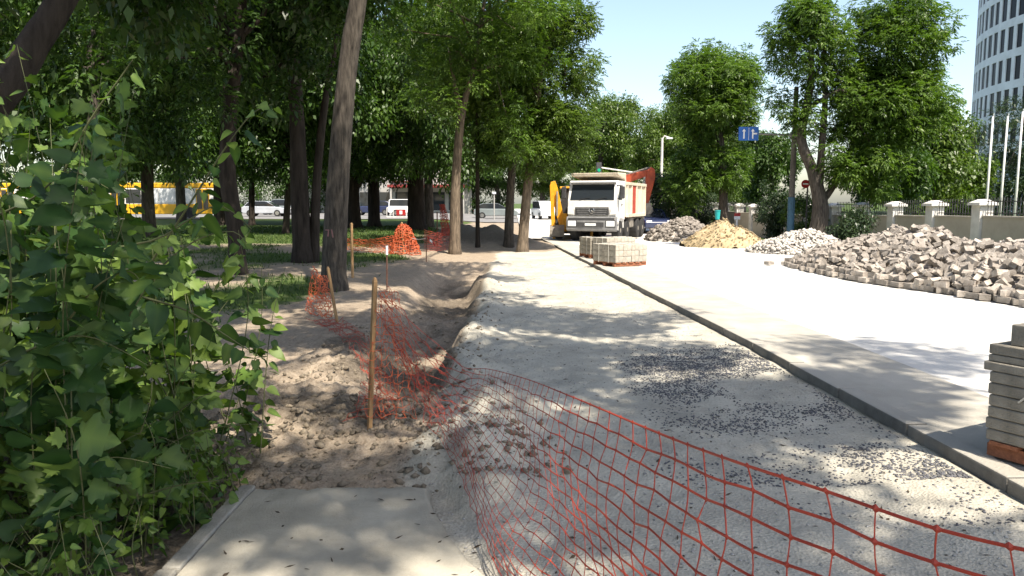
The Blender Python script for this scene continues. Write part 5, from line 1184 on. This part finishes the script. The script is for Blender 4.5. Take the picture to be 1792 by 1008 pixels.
rp_ = Vector(((1409 - 896) / F * 31.2, 31.2, rz_(0, 31.2))); ns = thing('round_sign', 'round red sign with white bar beside the forked trunk', 'sign', rp_); cc = at(1409, 322, 31.2) - rp_
MB().tube([(0, 0, 0), (0, 0, cc.z + .15)], .03, 8).build('post', M['dark'], ns); dsc = MB().tube([(cc.x, -.05, cc.z), (cc.x, -.035, cc.z)], .17, 24).build('disc', M['signred'], ns); MB().box((cc.x, -.058, cc.z), (.2, .01, .06)).build('bar', M['signwhite'], dsc)
lh = at(1416, 232, 33); t = thing('lamp_post', 'small white lamp head poking out of the double-headed tree', 'lamp post', (lh.x + .5, 33, rz_(0, 33))); MB().tube([(0, 0, 0), (0, 0, lh.z + .2), (-.3, 0, lh.z + .35 + .3)], .05, 8).build('post', M['steel'], t); MB().box((-.45, 0, lh.z - rz_(0, 33)), (.45, .16, .1)).build('lamp_head', M['lamp'], t, .03)
x_ = (1288 - 896) / F * 33.5; t = thing('barrier_board', 'small red and white board on a stick behind the sand', 'barrier board', (x_, 33.5, rz_(0, 33.5))); zb = at(1288, 378, 33.5).z - rz_(0, 33.5)
MB().box((0, 0, zb / 2), (.05, .05, zb)).build('post', M['signwhite'], t); MB().box((0, -.04, zb + .06), (.26, .03, .14)).build('red_band', M['signred'], t); MB().box((0, -.04, zb - .08), (.26, .03, .14)).build('white_band', M['signwhite'], t)
x_ = (1254 - 896) / F * 38.5; t = thing('teal_bin', 'small teal litter bin by the trunk above the far rubble', 'bin', (x_, 38.5, rz_(0, 38.5))); zb = at(1254, 384, 38.5).z - rz_(0, 38.5)
MB().tube([(0, 0, 0), (0, 0, zb + .1)], .035, 8).build('post', M['steel'], t); MB().tube([(0, 0, zb), (0, 0, zb + .42)], [.11, .14], 14).build('body', M['teal'], t); MB().tube([(0, 0, zb + .42), (0, 0, zb + .46)], .15, 14).build('lid', M['teal'], t)

# ------------------------------------------------------------------ boundary wall with pillars
wall = thing('boundary_wall', 'plastered wall coloured in its shaded beige tone, with white capped pillars and dark railing', 'wall', (0, 0, 0))
def wx(d): return 15.0 - .04 * d
dd = [23.1 - 2.42 * 5 + 2.42 * k for k in range(24)]; ang = math.atan(.04)
pm = MB().box((0, 0, .75), (.40, .40, 1.66)).mesh('pillar'); pm.materials.append(M['pillar'])
capm = MB().box((0, 0, 1.61), (.58, .58, .08)).box((0, 0, 1.70), (.52, .52, .10), None, .35).mesh('cap'); capm.materials.append(M['pillar'])
barm = MB()
for k in range(15): barm.box((0, -.95 + k * .136, .27), (.018, .018, .52))
barm.box((0, 0, .42), (.02, 2.0, .025)); barm.box((0, 0, .08), (.02, 2.0, .025)); barm = barm.mesh('railing'); barm.materials.append(M['dark'])
panm = MB().box((0, 0, .55), (.22, 2.02, 1.30)).box((0, 0, 1.225), (.28, 2.02, .05)).mesh('panel'); panm.materials.append(M['wallp'])
for k, d in enumerate(dd):
    z_ = rz_(0, d); p_ = link('pillar', pm, None, wall, (wx(d), d, z_), ang); link('cap', capm, None, p_)
    if k < len(dd) - 1:
        dm = d + 1.21; q_ = link('panel', panm, None, wall, (wx(dm), dm, rz_(0, dm)), ang); link('railing', barm, None, q_, (0, 0, 1.25))

# ------------------------------------------------------------------ flagpoles and office tower
for lab, px0, py0, px1, py1 in [('bare white flagpole nearest the office building edge', 1726, 352, 1738, 202), ('bare white flagpole, middle one of the three', 1749, 374, 1764, 202), ('bare white flagpole at the right edge of the picture', 1776, 362, 1790, 194)]:
    p0, p1 = at(px0, py0, 33), at(px1, py1, 33); p0 = Vector((p0.x, 33, 0)); t = thing('flagpole', lab, 'flagpole', p0, 0, 'three bare flagpoles')
    d_ = p1 - p0; MB().tube([(0, 0, 0), d_ * .5, d_], [.06, .05, .035], 8).build('pole', M['white'], t, smooth=True); MB().tube([d_, d_ + Vector((0, 0, .08))], .05, 8).build('finial', M['chrome'], t); MB().box((0, 0, .1), (.3, .3, .2)).build('base', M['pillar'], t)
tc = Vector((75.3, 78.9, 0)); Rr = 25.0; tower = thing('office_building', 'curved white office block with dark windows at the right edge', 'building', tc)
a_mid = math.atan2(-78.9, -76.7)
def arc(mb, r0, r1, z0, z1, a0_, a1_, n_):
    vs, fs = [], []
    for k in range(n_ + 1):
        a = a0_ + (a1_ - a0_) * k / n_; c, s = math.cos(a), math.sin(a)
        vs += [(r0 * c, r0 * s, z0), (r1 * c, r1 * s, z0), (r1 * c, r1 * s, z1), (r0 * c, r0 * s, z1)]
    for k in range(n_):
        o = 4 * k
        for q in range(4): fs.append((o + q, o + (q + 1) % 4, o + 4 + (q + 1) % 4, o + 4 + q))
    fs += [(0, 1, 2, 3), (4 * n_ + 3, 4 * n_ + 2, 4 * n_ + 1, 4 * n_)]; mb.add(vs, fs); return mb
mb = MB(); mb.tube([(0, 0, -.5), (0, 0, 46)], Rr - .5, 96); mb.build('wall', M['facade'], tower)
stp = math.radians(3.3); fl = 3.1; NA = 25
a_s = a_mid - math.radians(79)
for f_ in range(13):
    z0 = 1.2 + f_ * fl
    arc(MB(), Rr - .49, Rr, z0 - .60, z0 + .20, a_s - .1, a_s + stp * NA + .1, 70).build('spandrel', M['facade'], tower)
rw = random.Random(31)
for f_ in range(12):
    z0 = 1.2 + f_ * fl + .20; a = a_s
    for k in range(NA):
        wide = rw.uniform(.6, .84); tall = rw.random() < .22
        arc(MB(), Rr - .49, Rr - .10, z0 + (.0 if not tall else -.9) + .003, z0 + fl - .803, a + stp * .06, a + stp * wide, 2).build('window', M['tower_glass'], tower) if f_ * NA + k < 300 else None
        arc(MB(), Rr - .49, Rr - .004, z0 + .002, z0 + fl - .802, a + stp * wide, a + stp * 1.06, 2).build('pier', M['facade'], tower)
        a += stp
